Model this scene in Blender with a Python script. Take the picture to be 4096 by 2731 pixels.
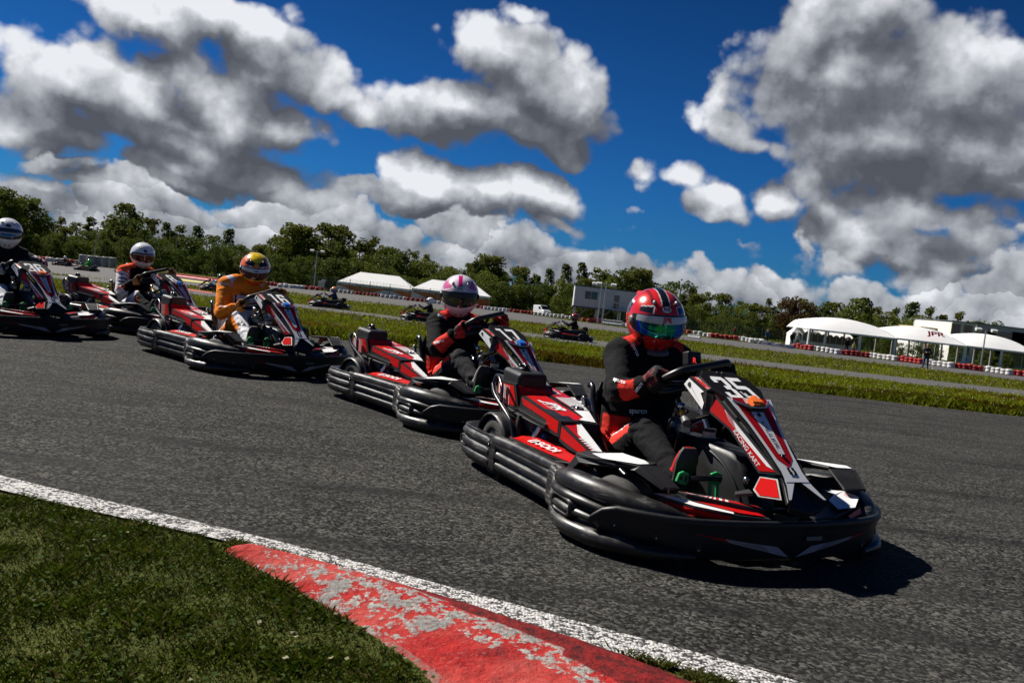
import bpy, bmesh, math, random
import numpy as np
from mathutils import Vector as V, Matrix, noise
for o in list(bpy.data.objects): bpy.data.objects.remove(o)
S=bpy.context.scene; COL=S.collection
R=math.radians; pi=math.pi
# ---------- camera ----------
F=3427.5; PIT=R(3.3018); ROL=R(6.4793); ZC=.845
cam=bpy.data.cameras.new('camera'); cam.lens=36*F/4096; cam.sensor_width=36
cam.clip_start=.05; cam.clip_end=20000
cam.dof.use_dof=True; cam.dof.focus_distance=3.75; cam.dof.aperture_fstop=11.0
CAM=bpy.data.objects.new('camera',cam); COL.objects.link(CAM); S.camera=CAM
_r=V((1,0,0)); _f=V((0,math.cos(PIT),-math.sin(PIT))); _u=V((0,math.sin(PIT),math.cos(PIT)))
_cr=_r*math.cos(ROL)+_u*math.sin(ROL); _cu=-_r*math.sin(ROL)+_u*math.cos(ROL)
CAM.matrix_world=Matrix(((_cr.x,_cu.x,-_f.x,0),(_cr.y,_cu.y,-_f.y,0),(_cr.z,_cu.z,-_f.z,ZC),(0,0,0,1)))
def ray(px,py):
    return (_f+_cr*((px-2048)/F)-_cu*((py-1365.5)/F)).normalized()
# ---------- sun, exposure ----------
SUN=V((-1.0,.62,1.14)).normalized()
sd=bpy.data.lights.new('sun','SUN'); sd.energy=5.0; sd.angle=R(.5); sd.color=(1,.95,.87)
so=bpy.data.objects.new('sun',sd); COL.objects.link(so)
so.rotation_euler=SUN.to_track_quat('Z','Y').to_euler(); so.location=(-20,20,30)
S.view_settings.view_transform='Standard'; S.view_settings.look='None'; S.view_settings.gamma=1
S.view_settings.exposure=0.6
S.render.engine='CYCLES'
S.cycles.max_bounces=5; S.cycles.transparent_max_bounces=6
# ---------- world: sky with cumulus ----------
W=bpy.data.worlds.new('World'); S.world=W; W.use_nodes=True
wt=W.node_tree; N=wt.nodes; L=wt.links; N.clear()
def nd(t,**k):
    n=N.new(t)
    for a,b in k.items(): setattr(n,a,b)
    return n
def setin(n,i,v):
    if isinstance(v,bpy.types.NodeSocket): L.new(v,n.inputs[i])
    else: n.inputs[i].default_value=v
def mth(op,a,b=None,c=None,cl=False):
    n=nd('ShaderNodeMath',operation=op); n.use_clamp=cl; setin(n,0,a)
    if b is not None: setin(n,1,b)
    if c is not None: setin(n,2,c)
    return n.outputs[0]
def vm(op,a,b=None,sc=None,out=0):
    n=nd('ShaderNodeVectorMath',operation=op); setin(n,0,a)
    if b is not None: setin(n,1,b)
    if sc is not None: n.inputs['Scale'].default_value=sc
    return n.outputs[out]
def mixc(f,a,b):
    n=nd('ShaderNodeMix',data_type='RGBA'); setin(n,0,f); setin(n,6,a); setin(n,7,b); return n.outputs[2]
def ramp(v,a,b,o0=0,o1=1,it='SMOOTHSTEP'):
    n=nd('ShaderNodeMapRange',interpolation_type=it); setin(n,0,v); setin(n,1,a);setin(n,2,b);setin(n,3,o0);setin(n,4,o1); return n.outputs[0]
sky=nd('ShaderNodeTexSky',sky_type='NISHITA'); sky.sun_disc=False
sky.sun_elevation=math.asin(SUN.z); sky.sun_rotation=math.atan2(SUN.x,SUN.y)
sky.altitude=50; sky.air_density=1.0; sky.dust_density=0; sky.ozone_density=6.0
tc=nd('ShaderNodeTexCoord'); D=tc.outputs['Generated']
sep=nd('ShaderNodeSeparateXYZ'); L.new(D,sep.inputs[0])
az=mth('ARCTAN2',sep.outputs[0],sep.outputs[1]); el=mth('ARCSINE',sep.outputs[2])
cb=nd('ShaderNodeCombineXYZ'); L.new(az,cb.inputs[0]); L.new(el,cb.inputs[1]); UV0=cb.outputs[0]
def azel(px,py):
    d=ray(px,py); return math.atan2(d.x,d.y),math.asin(d.z)
# hand-laid cumulus: (px,py,half width px,half height px,weight)
BL=[(270,320,250,150,1),(200,480,210,140,1),(560,430,350,160,1),(880,450,320,180,1),(700,300,200,90,.9),(1130,500,200,105,1),(700,560,560,90,1),
(560,70,210,90,1),(900,90,330,90,1),(1080,260,230,120,.9),(1310,330,150,90,.75),(1470,440,90,50,.6),(30,520,110,80,.8),
(2010,220,280,140,1),(2130,350,300,190,1),(2330,400,130,110,.9),(1830,450,280,120,1),(2060,490,300,95,1),(1620,470,90,40,.5),
(3230,150,230,230,1),(3380,330,330,280,1),(3560,560,430,170,1),(3900,620,330,170,1),(3830,400,300,200,.95),(3450,90,220,130,1),(4060,760,260,60,.8),(3960,240,150,120,.5),
(2890,360,60,80,.55),(2930,510,120,80,.6),(3050,600,180,60,.6),(2780,480,60,80,.4),(2700,720,220,70,.55),(2550,740,80,40,.4),
(2080,30,120,60,.5),(1560,60,60,60,.25),(1170,40,80,60,.4),(3900,170,80,60,.35),
(700,670,210,80,1),(820,730,90,60,.9),(300,730,130,60,.8),(1720,740,190,80,1),(1940,780,160,90,.95),(2180,800,150,90,1),(1650,800,120,60,.9),
(150,790,180,60,.7),(1150,780,90,40,.5),(1280,800,150,60,.8),(2870,820,150,70,.9),(3100,810,120,75,.9),(3250,760,100,80,.7),(3550,960,260,80,.9),(3700,860,300,80,.8),(3900,980,150,60,.7),(3350,840,130,80,.6),(3780,1060,200,60,.6)]
# low continuous bank above the horizon
mask=None
nz=nd('ShaderNodeTexNoise',noise_dimensions='3D'); nz.inputs['Scale'].default_value=6.5; nz.inputs['Detail'].default_value=6; nz.inputs['Roughness'].default_value=.52
L.new(D,nz.inputs['Vector'])
nzb=nd('ShaderNodeTexNoise',noise_dimensions='3D'); nzb.inputs['Scale'].default_value=17; nzb.inputs['Detail'].default_value=4; nzb.inputs['Roughness'].default_value=.6
L.new(D,nzb.inputs['Vector'])
dis=vm('SUBTRACT',nz.outputs['Color'],(.5,.5,.5)); dis=vm('SCALE',dis,sc=.07)
dis2=vm('SUBTRACT',nzb.outputs['Color'],(.5,.5,.5)); dis2=vm('SCALE',dis2,sc=.022)
UV=vm('ADD',UV0,vm('ADD',dis,dis2))
def field(uv,lst):
    m=None
    for px,py,hw,hh,w in lst:
        a,e=azel(px,py)
        mp=nd('ShaderNodeMapping',vector_type='TEXTURE'); setin(mp,0,uv)
        mp.inputs[1].default_value=(a,e,0); mp.inputs[2].default_value=(0,0,-.11); mp.inputs[3].default_value=(hw*1.6/F,hh*1.6/F,1)
        ln=vm('LENGTH',mp.outputs[0],out=1)
        v=mth('MULTIPLY_ADD',ln,-w,w)
        m=v if m is None else mth('SMOOTH_MAX',m,v,.12)
    return m
# voronoi billows give the cauliflower relief
vo=nd('ShaderNodeTexVoronoi',feature='F1'); vo.inputs['Scale'].default_value=16; vo.inputs['Detail'].default_value=2.5; vo.inputs['Roughness'].default_value=.55
dw=vm('ADD',D,vm('SCALE',dis,sc=.5)); L.new(dw,vo.inputs['Vector'])
bil=mth('SUBTRACT',.42,vo.outputs['Distance'])
def band(uv):   # rows of puffs, each bright on top and grey below
    mp=nd('ShaderNodeMapping'); mp.inputs[3].default_value=(12.5,27,1); mp.inputs[2].default_value=(0,0,.02); L.new(uv,mp.inputs[0])
    v=nd('ShaderNodeTexVoronoi',voronoi_dimensions='2D',feature='F1'); v.inputs['Scale'].default_value=1; L.new(mp.outputs[0],v.inputs['Vector'])
    s2=nd('ShaderNodeSeparateXYZ'); L.new(uv,s2.inputs[0]); df=vm('SUBTRACT',mp.outputs[0],v.outputs['Position']); s3=nd('ShaderNodeSeparateXYZ'); L.new(df,s3.inputs[0])
    h=ramp(s2.outputs[1],.03,.145,.56,-.40,'LINEAR')
    return mth('ADD',mth('MULTIPLY_ADD',v.outputs['Distance'],-.75,.50),h),s3.outputs[1]
def band_old(uv):   # broken bank of distant clouds close to the horizon
    s2=nd('ShaderNodeSeparateXYZ'); L.new(uv,s2.inputs[0])
    mp=nd('ShaderNodeMapping'); mp.inputs[3].default_value=(1,2.2,1); mp.inputs[2].default_value=(0,0,.05); L.new(uv,mp.inputs[0])
    n=nd('ShaderNodeTexNoise'); n.inputs['Scale'].default_value=10; n.inputs['Detail'].default_value=7; n.inputs['Roughness'].default_value=.55; L.new(mp.outputs[0],n.inputs['Vector'])
    h=ramp(s2.outputs[1],.06,.135,.70,-.50,'LINEAR')
    return mth('ADD',mth('MULTIPLY',mth('SUBTRACT',n.outputs[0],.5),1.3),h),n.outputs[0]
fa=field(UV,BL)
uvs=vm('ADD',UV,(-.014,.034,0))
bn,bnn=band(vm('ADD',UV,vm('ADD',dis,vm('SCALE',dis2,sc=1.5))))
fa2=field(uvs,BL)
den=mth('MAXIMUM',fa,bn)
den=mth('ADD',mth('MULTIPLY_ADD',bil,.45,mth('MULTIPLY',mth('SUBTRACT',nz.outputs[0],.5),.9)),mth('MULTIPLY_ADD',ramp(fa,.0,.3),.10,den))
cov=ramp(den,.06,.30)
# relief: less cloud towards the sun -> brighter, deep base -> grey
lit=mth('SUBTRACT',fa,fa2)
lit_b=mth('MULTIPLY_ADD',bnn,.17,.10)
isb=ramp(mth('SUBTRACT',bn,fa),-.05,.2)
li=mth('ADD',mth('MULTIPLY',lit,mth('SUBTRACT',1,isb)),mth('MULTIPLY',lit_b,isb))
nzl=nd('ShaderNodeTexNoise'); nzl.inputs['Scale'].default_value=9; nzl.inputs['Detail'].default_value=5;nzl.inputs['Roughness'].default_value=.6; L.new(vm('ADD',D,(.006,-.004,-.02)),nzl.inputs['Vector'])
nzc=nd('ShaderNodeTexNoise'); nzc.inputs['Scale'].default_value=9; nzc.inputs['Detail'].default_value=5;nzc.inputs['Roughness'].default_value=.6; L.new(D,nzc.inputs['Vector'])
rel=mth('SUBTRACT',nzc.outputs[0],nzl.outputs[0])
sh=mth('ADD',mth('MULTIPLY',li,1.35),mth('MULTIPLY_ADD',bil,.5,mth('MULTIPLY',rel,-1.35)))
sh=mth('ADD',sh,mth('MULTIPLY_ADD',ramp(fa,.3,.9),-.16,.20))
br=ramp(sh,-.60,.50,0,1,'LINEAR')
cr_=nd('ShaderNodeValToRGB'); L.new(br,cr_.inputs[0]); e=cr_.color_ramp.elements
e[0].position=0; e[0].color=(.085,.093,.115,1); e[1].position=1; e[1].color=(.80,.82,.86,1)
for p,c in ((.30,(.15,.162,.19,1)),(.55,(.32,.34,.38,1)),(.78,(.52,.54,.58,1))):
    x=cr_.color_ramp.elements.new(p); x.color=c
hs=nd('ShaderNodeMix',data_type='RGBA',blend_type='MULTIPLY'); hs.inputs[0].default_value=1; L.new(sky.outputs[0],hs.inputs[6]); hs.inputs[7].default_value=(.075,.335,.66,1)
bg1=nd('ShaderNodeBackground'); L.new(hs.outputs[2],bg1.inputs[0]); L.new(ramp(el,.12,.46,.055,.027,'LINEAR'),bg1.inputs[1])
bg2=nd('ShaderNodeBackground'); L.new(cr_.outputs[0],bg2.inputs[0]); bg2.inputs[1].default_value=.68
mx=nd('ShaderNodeMixShader'); L.new(mth('MULTIPLY',cov,ramp(el,-.02,.0)),mx.inputs[0]); L.new(bg1.outputs[0],mx.inputs[1]); L.new(bg2.outputs[0],mx.inputs[2])
wo=nd('ShaderNodeOutputWorld'); L.new(mx.outputs[0],wo.inputs[0])
W.cycles.sampling_method='MANUAL'; W.cycles.sample_map_resolution=512
# ---------- materials ----------
MATS={}
def mat(name,col=(.5,.5,.5),rough=.5,metal=0,spec=.5,coat=0,fn=None,emit=None):
    if name in MATS: return MATS[name]
    m=bpy.data.materials.new(name); m.use_nodes=True; t=m.node_tree; b=t.nodes['Principled BSDF']
    b.inputs['Base Color'].default_value=(*col,1); b.inputs['Roughness'].default_value=rough
    b.inputs['Metallic'].default_value=metal; b.inputs['Specular IOR Level'].default_value=spec
    b.inputs['Coat Weight'].default_value=coat; b.inputs['Coat Roughness'].default_value=.08
    if emit: b.inputs['Emission Color'].default_value=(*emit[0],1); b.inputs['Emission Strength'].default_value=emit[1]
    if fn: fn(t,b)
    MATS[name]=m; return m
class T:   # tiny node helper
    def __init__(s,t): s.t=t
    def n(s,ty,**k):
        n=s.t.nodes.new(ty)
        for a,b in k.items(): setattr(n,a,b)
        return n
    def i(s,n,i,v):
        if isinstance(v,bpy.types.NodeSocket): s.t.links.new(v,n.inputs[i])
        else: n.inputs[i].default_value=v
    def co(s,k='Object'): return s.n('ShaderNodeTexCoord').outputs[k]
    def noise(s,v,sc,det=3,ro=.5,out=0,dist=0):
        n=s.n('ShaderNodeTexNoise'); s.i(n,'Vector',v); n.inputs['Scale'].default_value=sc; n.inputs['Detail'].default_value=det; n.inputs['Roughness'].default_value=ro; n.inputs['Distortion'].default_value=dist
        return n.outputs[out]
    def vor(s,v,sc,out=0,feat='F1'):
        n=s.n('ShaderNodeTexVoronoi',feature=feat); s.i(n,'Vector',v); n.inputs['Scale'].default_value=sc; return n.outputs[out]
    def map(s,v,sc=(1,1,1),loc=(0,0,0),rot=(0,0,0)):
        n=s.n('ShaderNodeMapping'); s.i(n,0,v); n.inputs[1].default_value=loc; n.inputs[2].default_value=rot; n.inputs[3].default_value=sc; return n.outputs[0]
    def rmp(s,v,a,b,c=0,d=1):
        n=s.n('ShaderNodeMapRange'); s.i(n,0,v); s.i(n,1,a);s.i(n,2,b);s.i(n,3,c);s.i(n,4,d); return n.outputs[0]
    def mix(s,f,a,b,bt='MIX'):
        n=s.n('ShaderNodeMix',data_type='RGBA',blend_type=bt); s.i(n,0,f); s.i(n,6,a if isinstance(a,bpy.types.NodeSocket) else (*a,1)); s.i(n,7,b if isinstance(b,bpy.types.NodeSocket) else (*b,1)); return n.outputs[2]
    def m(s,op,a,b=0,c=0):
        n=s.n('ShaderNodeMath',operation=op); s.i(n,0,a); s.i(n,1,b); s.i(n,2,c); return n.outputs[0]
    def bump(s,b,h,st,dist=.01):
        n=s.n('ShaderNodeBump'); n.inputs['Strength'].default_value=st; n.inputs['Distance'].default_value=dist; s.i(n,'Height',h); s.t.links.new(n.outputs[0],b.inputs['Normal'])
def f_plastic(t,b):   # scuffed black polyethylene
    k=T(t); o=k.co(); st=k.map(o,(3,3,26)); n1=k.noise(st,4,5,.6); n2=k.noise(o,9,4,.6); n3=k.noise(k.map(o,(1,1,8)),38,3,.7)
    sc=k.m('MULTIPLY',k.rmp(n1,.49,.64),k.rmp(n2,.46,.62)); sc=k.m('MULTIPLY',sc,k.rmp(n3,.35,.65,.3,1))
    k.i(b,'Base Color',k.mix(k.m('MULTIPLY',sc,.95),k.mix(n2,(.007,.0065,.006),(.019,.017,.016)),(.15,.145,.14)))
    k.i(b,'Roughness',k.m('ADD',k.rmp(n2,.3,.7,.28,.48),k.m('MULTIPLY',sc,.25))); k.bump(b,k.noise(o,260,2),.12,.002)
def f_pod(t,b):
    k=T(t); o=k.co(); n=k.noise(o,12,4,.6); k.i(b,'Base Color',k.mix(n,(.008,.008,.009),(.02,.02,.021))); k.i(b,'Roughness',k.rmp(n,.3,.7,.38,.55)); k.bump(b,k.noise(o,300,2),.1,.001)
def dirty(c,c2,amt=.5,ro=.25):
    def f(t,b):
        k=T(t); o=k.co(); n=k.noise(o,7,5,.65); m=k.noise(o,60,3,.7)
        k.i(b,'Base Color',k.mix(k.m('MULTIPLY',k.m('MULTIPLY',k.rmp(n,.42,.75),k.rmp(m,.3,.7,.4,1)),amt),c,c2)); k.i(b,'Roughness',k.rmp(n,.3,.7,ro,ro+.2))
    return f
def f_rubber(t,b):
    k=T(t); o=k.co(); n=k.noise(o,14,4,.6); k.i(b,'Base Color',k.mix(n,(.016,.015,.014),(.05,.047,.043))); k.i(b,'Roughness',.75); k.bump(b,k.noise(o,90,3),.3,.003)
PL=mat('scuffed black plastic',fn=f_plastic,spec=.38); RMT=mat('matt red panel',(.46,.008,.008),.9,spec=.04); BPL=mat('matt black plate',(.004,.004,.0045),.6,spec=.12); PD=mat('black moulded plastic',fn=f_pod,spec=.35)
RD=mat('red decal',(.62,.012,.012),.28,spec=.15,fn=dirty((.50,.005,.005),(.30,.02,.02),.5,.3)); DR=mat('dark red decal',spec=.25,fn=dirty((.46,.007,.011),(.15,.008,.01),.5))
WH=mat('white decal',spec=.3,fn=dirty((.80,.80,.80),(.45,.43,.42),.35)); RU=mat('tyre rubber',fn=f_rubber)
BK=mat('satin black metal',(.008,.008,.009),.22,0,.6,coat=.4); CH=mat('bare metal',(.55,.55,.57),.28,1); DM=mat('dark metal',(.10,.10,.105),.42,1)
GR=mat('green pedal coat',(.01,.30,.075),.35,fn=dirty((.012,.33,.08),(.05,.14,.06),.4,.3)); RIM=mat('rim metal',(.16,.15,.14),.5,.7); GRY=mat('grey plastic',(.12,.12,.12),.45)
OR=mat('orange plastic',(.85,.16,.02),.4); BLUE=mat('blue plastic',(.02,.16,.55),.4); YE=mat('amber plastic',(.75,.33,.02),.35); SEAT=mat('black seat shell',(.012,.012,.013),.3); TAN=mat('gel cream plastic',(.55,.52,.45),.5)
BLK=mat('black ink',(.006,.006,.006),.4); SIL=mat('silver stripe',(.42,.42,.46),.3,.3)
# ---------- mesh builder ----------
class MB:
    def __init__(s): s.v=[];s.f=[];s.mi=[];s.sm=[];s.mats=[]
    def m(s,m):
        if m not in s.mats: s.mats.append(m)
        return s.mats.index(m)
    def add(s,vs,fs,m,sm=False):
        b=len(s.v); k=s.m(m); s.v.extend([tuple(x) for x in vs])
        for f in fs: s.f.append([b+i for i in f]); s.mi.append(k); s.sm.append(sm)
        return s
    def poly(s,pts,m): return s.add(pts,[list(range(len(pts)))],m)
    def slab(s,pts,th,m,n=None):   # extrude polygon against its outward normal n
        P=[V(p) for p in pts]
        if n is None: n=newell(P)
        n=V(n).normalized(); Q=[p-n*th for p in P]; k=len(P)
        fs=[list(range(k)),list(range(2*k-1,k-1,-1))]+[[i,k+i,k+(i+1)%k,(i+1)%k] for i in range(k)]
        if newell(P).dot(n)<0: fs=[f[::-1] for f in fs]
        return s.add(P+Q,fs,m)
    def panel(s,pts,n,th,m,dm,ins=.007,off=.0012):
        s.slab(pts,th,m,n); n=V(n).normalized(); s.poly([p+n*off for p in inset(pts,ins)],dm); return s
    def tube(s,pts,r,m,seg=10,closed=False,sub=4,caps=True,flat=1.0,up=None):
        P=cr(pts,sub,closed) if sub>1 else [V(p) for p in pts]
        n=len(P); rr=r if isinstance(r,(list,tuple)) else None
        rings=[]; pn=None
        for i,p in enumerate(P):
            a=P[(i-1)%n] if (closed or i>0) else p; c=P[(i+1)%n] if (closed or i<n-1) else p
            t=(c-a).normalized()
            if pn is None:
                q=V(up) if up else (V((0,0,1)) if abs(t.z)<.9 else V((1,0,0))); pn=(q-t*q.dot(t)).normalized()
            else:
                pn=(pn-t*pn.dot(t)).normalized() if not up else (V(up)-t*V(up).dot(t)).normalized()
            bn=t.cross(pn)
            if rr:
                x=i/(n-1)*(len(rr)-1); j=min(int(x),len(rr)-2); ra=rr[j]+(rr[j+1]-rr[j])*(x-j)
            else: ra=r
            rings.append([p+pn*math.cos(2*pi*k/seg)*ra*flat+bn*math.sin(2*pi*k/seg)*ra for k in range(seg)])
        return s.loft(rings,m,loop=closed,caps=caps)
    def loft(s,rings,m,loop=False,caps=True,sm=True,ring_closed=True):
        k=len(rings[0]); n=len(rings); vs=[p for r in rings for p in r]; fs=[]
        for i in range(n if loop else n-1):
            j=(i+1)%n
            for a in range(k if ring_closed else k-1):
                b=(a+1)%k; fs.append([i*k+a,i*k+b,j*k+b,j*k+a])
        s.add(vs,fs,m,sm)
        if caps and not loop: s.add(rings[0],[list(range(k))[::-1]],m); s.add(rings[-1],[list(range(k))],m)
        return s
    def box(s,c,d,m,rot=None):
        c=V(c); M=rot if rot else Matrix.Identity(3)
        vs=[c+M@V((x*d[0]/2,y*d[1]/2,z*d[2]/2)) for x in (-1,1) for y in (-1,1) for z in (-1,1)]
        return s.add(vs,[[0,1,3,2],[4,6,7,5],[0,4,5,1],[2,3,7,6],[0,2,6,4],[1,5,7,3]],m)
    def cyl(s,a,b,r0,r1,m,seg=16,sm=True):
        a,b=V(a),V(b); t=(b-a).normalized(); q=V((0,0,1)) if abs(t.z)<.9 else V((1,0,0)); u=t.cross(q).normalized(); w=t.cross(u)
        ra=[a+u*math.cos(2*pi*k/seg)*r0+w*math.sin(2*pi*k/seg)*r0 for k in range(seg)]; rb=[b+u*math.cos(2*pi*k/seg)*r1+w*math.sin(2*pi*k/seg)*r1 for k in range(seg)]
        return s.loft([ra,rb],m,sm=sm)
    def lathe(s,c,ax,prof,m,seg=28,caps=True):  # prof: (t along axis, r)
        c=V(c);t=V(ax).normalized(); q=V((0,0,1)) if abs(t.z)<.9 else V((1,0,0)); u=t.cross(q).normalized(); w=t.cross(u)
        return s.loft([[c+t*h+u*math.cos(2*pi*k/seg)*r+w*math.sin(2*pi*k/seg)*r for k in range(seg)] for h,r in prof],m,caps=caps)
    def sph(s,c,r,m,seg=16,rot=None):
        c=V(c); r=(r,r,r) if not isinstance(r,(tuple,list)) else r; M=rot if rot else Matrix.Identity(3); h=seg//2
        return s.loft([[c+M@V((r[0]*math.sin(pi*(i+.02)/(h+.04))*math.cos(2*pi*k/seg),r[1]*math.sin(pi*(i+.02)/(h+.04))*math.sin(2*pi*k/seg),-r[2]*math.cos(pi*(i+.02)/(h+.04)))) for k in range(seg)] for i in range(h+1)],m)
    def text(s,t,o,xd,yd,h,m,w=None,off=.0008,shear=0,bold=0):
        vs,fs,tw=glyphs(t,bold); xd=V(xd).normalized(); yd=V(yd).normalized(); n=xd.cross(yd).normalized(); sy=h/.72; sx=sy if w is None else w/tw; o=V(o)
        return s.add([o+xd*((x+shear*y)*sx)+yd*(y*sy)+n*off for x,y in vs],fs,m)
    def mirror(s,copy=True):
        n=len(s.v); o=MB(); o.mats=list(s.mats); o.v=[(x,-y,z) for x,y,z in s.v]; o.f=[f[::-1] for f in s.f]; o.mi=list(s.mi); o.sm=list(s.sm); return o
    def build(s,name,parent=None,bev=0,seg=2,ang=40):
        me=bpy.data.meshes.new(name); me.from_pydata(s.v,[],s.f); me.polygons.foreach_set('material_index',s.mi); me.polygons.foreach_set('use_smooth',s.sm)
        for m in s.mats: me.materials.append(m)
        me.update(); o=bpy.data.objects.new(name,me); COL.objects.link(o)
        if parent: o.parent=parent
        if bev:
            b=o.modifiers.new('bevel','BEVEL'); b.width=bev; b.segments=seg; b.limit_method='ANGLE'; b.angle_limit=R(ang); b.harden_normals=False
        return o
def newell(P):
    n=V((0,0,0))
    for i in range(len(P)):
        a,b=P[i],P[(i+1)%len(P)]; n+=V(((a.y-b.y)*(a.z+b.z),(a.z-b.z)*(a.x+b.x),(a.x-b.x)*(a.y+b.y)))
    return n.normalized() if n.length>1e-12 else V((0,0,1))
def inset(pts,d):
    P=[V(p) for p in pts]; n=newell(P); k=len(P); out=[]
    for i in range(k):
        a,b,c=P[i-1],P[i],P[(i+1)%k]; e1=(b-a).normalized(); e2=(c-b).normalized(); n1=n.cross(e1); n2=n.cross(e2)
        q=n1+n2; l=q.length
        q=q/l if l>1e-6 else n1; out.append(b+q*min(d/max(q.dot(n1),.3),3*d))
    return out
def cr(pts,sub,closed=False):
    P=[V(p) for p in pts]; n=len(P); out=[]
    for i in range(n if closed else n-1):
        p0=P[(i-1)%n] if closed or i>0 else P[0]*2-P[1]; p1=P[i]; p2=P[(i+1)%n]; p3=P[(i+2)%n] if closed or i+2<n else P[-1]*2-P[-2]
        for k in range(sub):
            t=k/sub; out.append(.5*((2*p1)+(p2-p0)*t+(2*p0-5*p1+4*p2-p3)*t*t+(3*p1-p0-3*p2+p3)*t**3))
    if not closed: out.append(P[-1])
    return out
_gl={}
def glyphs(t,bold=0):
    if (t,bold) in _gl: return _gl[(t,bold)]
    c=bpy.data.curves.new('t','FONT'); c.body=t; c.resolution_u=3; c.offset=bold; o=bpy.data.objects.new('t',c); COL.objects.link(o)
    dg=bpy.context.evaluated_depsgraph_get(); me=o.evaluated_get(dg).to_mesh()
    vs=[(v.co.x,v.co.y) for v in me.vertices]; fs=[list(p.vertices) for p in me.polygons]; x0=min(v[0] for v in vs); x1=max(v[0] for v in vs)
    vs=[(x-x0,y) for x,y in vs]; o.evaluated_get(dg).to_mesh_clear(); bpy.data.objects.remove(o); bpy.data.curves.remove(c)
    _gl[(t,bold)]=(vs,fs,x1-x0); return _gl[(t,bold)]
def tag(o,label=None,cat=None,group=None,kind=None):
    if label: o['label']=label
    if cat: o['category']=cat
    if group: o['group']=group
    if kind: o['kind']=kind
    return o
def empty(name,loc=(0,0,0),rz=0,sc=1):
    o=bpy.data.objects.new(name,None); COL.objects.link(o); o.location=loc; o.rotation_euler=(0,0,rz); o.scale=(sc,)*3; o.empty_display_size=.1; return o
def copy_tree(o,parent=None):
    c=o.copy(); COL.objects.link(c); c.parent=parent
    for ch in [x for x in o.children]: copy_tree(ch,c)
    return c
# ---------- rental kart (x forward, y left, z up) ----------
# black plastic band with three moulded ribs; path rows: x,y,outward nx,ny, thickness, zlo, zhi, bulge
def ribband(mb,rows,m,ribs=3,sub=5,cap=True):
    P=cr([V((r[0],r[1],0)) for r in rows],sub); n=len(P)
    ex=[]
    for i in range(n):
        x=i/(n-1)*(len(rows)-1); j=min(int(x),len(rows)-2); t=x-j; ex.append([rows[j][k]*(1-t)+rows[j+1][k]*t for k in range(2,6)])
    rings=[]
    for i,p in enumerate(P):
        a=P[max(i-1,0)]; c=P[min(i+1,n-1)]; t=(c-a).normalized(); nn=V((t.y,-t.x,0))
        th,lo,hi,bu=ex[i]; H=hi-lo; ring=[]
        K=ribs*8
        for k in range(K+1):
            u=k/K; r=abs(math.sin(pi*ribs*u))**.55
            env=1-.35*abs(2*u-1)**3
            ring.append(p+nn*(bu*(r-1)*1.0 - .018*(1-env))+V((0,0,lo+H*(.03+.94*u))))
        # rounded top, then the inner wall down
        for q,zz in ((-.012,1.0),(-.35*th,1.02),(-.8*th,1.0),(-th,.93),(-th,.5),(-th,.06),(-.8*th,0),(-.3*th,-.01)):
            ring.append(p+nn*(q-bu*.0)+V((0,0,lo+H*zz)))
        rings.append(ring)
    mb.loft(rings,m,caps=cap); return P
def tube_w(mb,pts,r,m,seg=10,sub=5,**k): return mb.tube(pts,r,m,seg,sub=sub,**k)
def slot(mb,c,t,n,L,H,m,rim):   # dark slot with a raised lip
    c=V(c);t=V(t).normalized();n=V(n).normalized();u=V((0,0,1)); K=20
    def ov(l,h,o): return [c+n*o+t*(max(-1,min(1,1.25*math.cos(2*pi*k/K)))*l/2)+u*(max(-1,min(1,1.25*math.sin(2*pi*k/K)))*h/2) for k in range(K)]
    mb.loft([ov(L*1.5,H*1.8,-.022),ov(L*1.28,H*1.5,.004),ov(L*1.1,H*1.15,.003),ov(L,H,-.012)],rim,caps=False)
    mb.poly(ov(L,H,-.011),m)
def bolt(mb,c,n,r=.006,m=None): mb.lathe(c,n,[(-.004,r),(.003,r*.95),(.006,r*.6)],m or CH,12)
DIG={ # condensed digits drawn in a 0..1 x 0..1 cell, stroke polygons
'1':[[(.12,.86),(.12,1),(.72,1),(.72,0),(.42,0),(.42,.84)]],
'7':[[(0,1),(1,1),(1,.82),(.62,0),(.30,0),(.68,.84),(0,.84)]],
'3':[[(.0,.88),(.12,1),(.88,1),(1,.90),(1,.60),(.88,.51),(.88,.49),(1,.40),(1,.10),(.88,0),(.12,0),(0,.12),(0,.28),(.30,.28),(.30,.16),(.68,.16),(.68,.42),(.40,.42),(.40,.58),(.68,.58),(.68,.84),(.30,.84),(.30,.72),(0,.72)]],
'5':[[(0,1),(.98,1),(.98,.84),(.30,.84),(.30,.62),(.88,.62),(1,.52),(1,.10),(.88,0),(.12,0),(0,.10),(0,.28),(.30,.28),(.30,.16),(.70,.16),(.70,.46),(0,.46)]],
'6':[[(.12,0),(.88,0),(1,.10),(1,.50),(.88,.60),(.30,.60),(.30,.84),(.70,.84),(.70,.72),(1,.72),(1,.90),(.88,1),(.12,1),(0,.90),(0,.10)],'h',[(.30,.16),(.70,.16),(.70,.44),(.30,.44)]],
'8':[[(.12,0),(.88,0),(1,.10),(1,.42),(.90,.5),(1,.58),(1,.90),(.88,1),(.12,1),(0,.90),(0,.58),(.10,.5),(0,.42),(0,.10)],'h',[(.30,.16),(.70,.16),(.70,.42),(.30,.42)],'h',[(.30,.58),(.70,.58),(.70,.84),(.30,.84)]]}
def digit(mb,ch,o,xd,yd,w,h,m,bg):
    o=V(o);xd=V(xd).normalized();yd=V(yd).normalized();n=xd.cross(yd).normalized(); hole=False
    for it in DIG[ch]:
        if it=='h': hole=True; continue
        mb.poly([o+xd*(x*w)+yd*(y*h)+n*(.0009 if hole else 0) for x,y in it],bg if hole else m)
        hole=False
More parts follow.
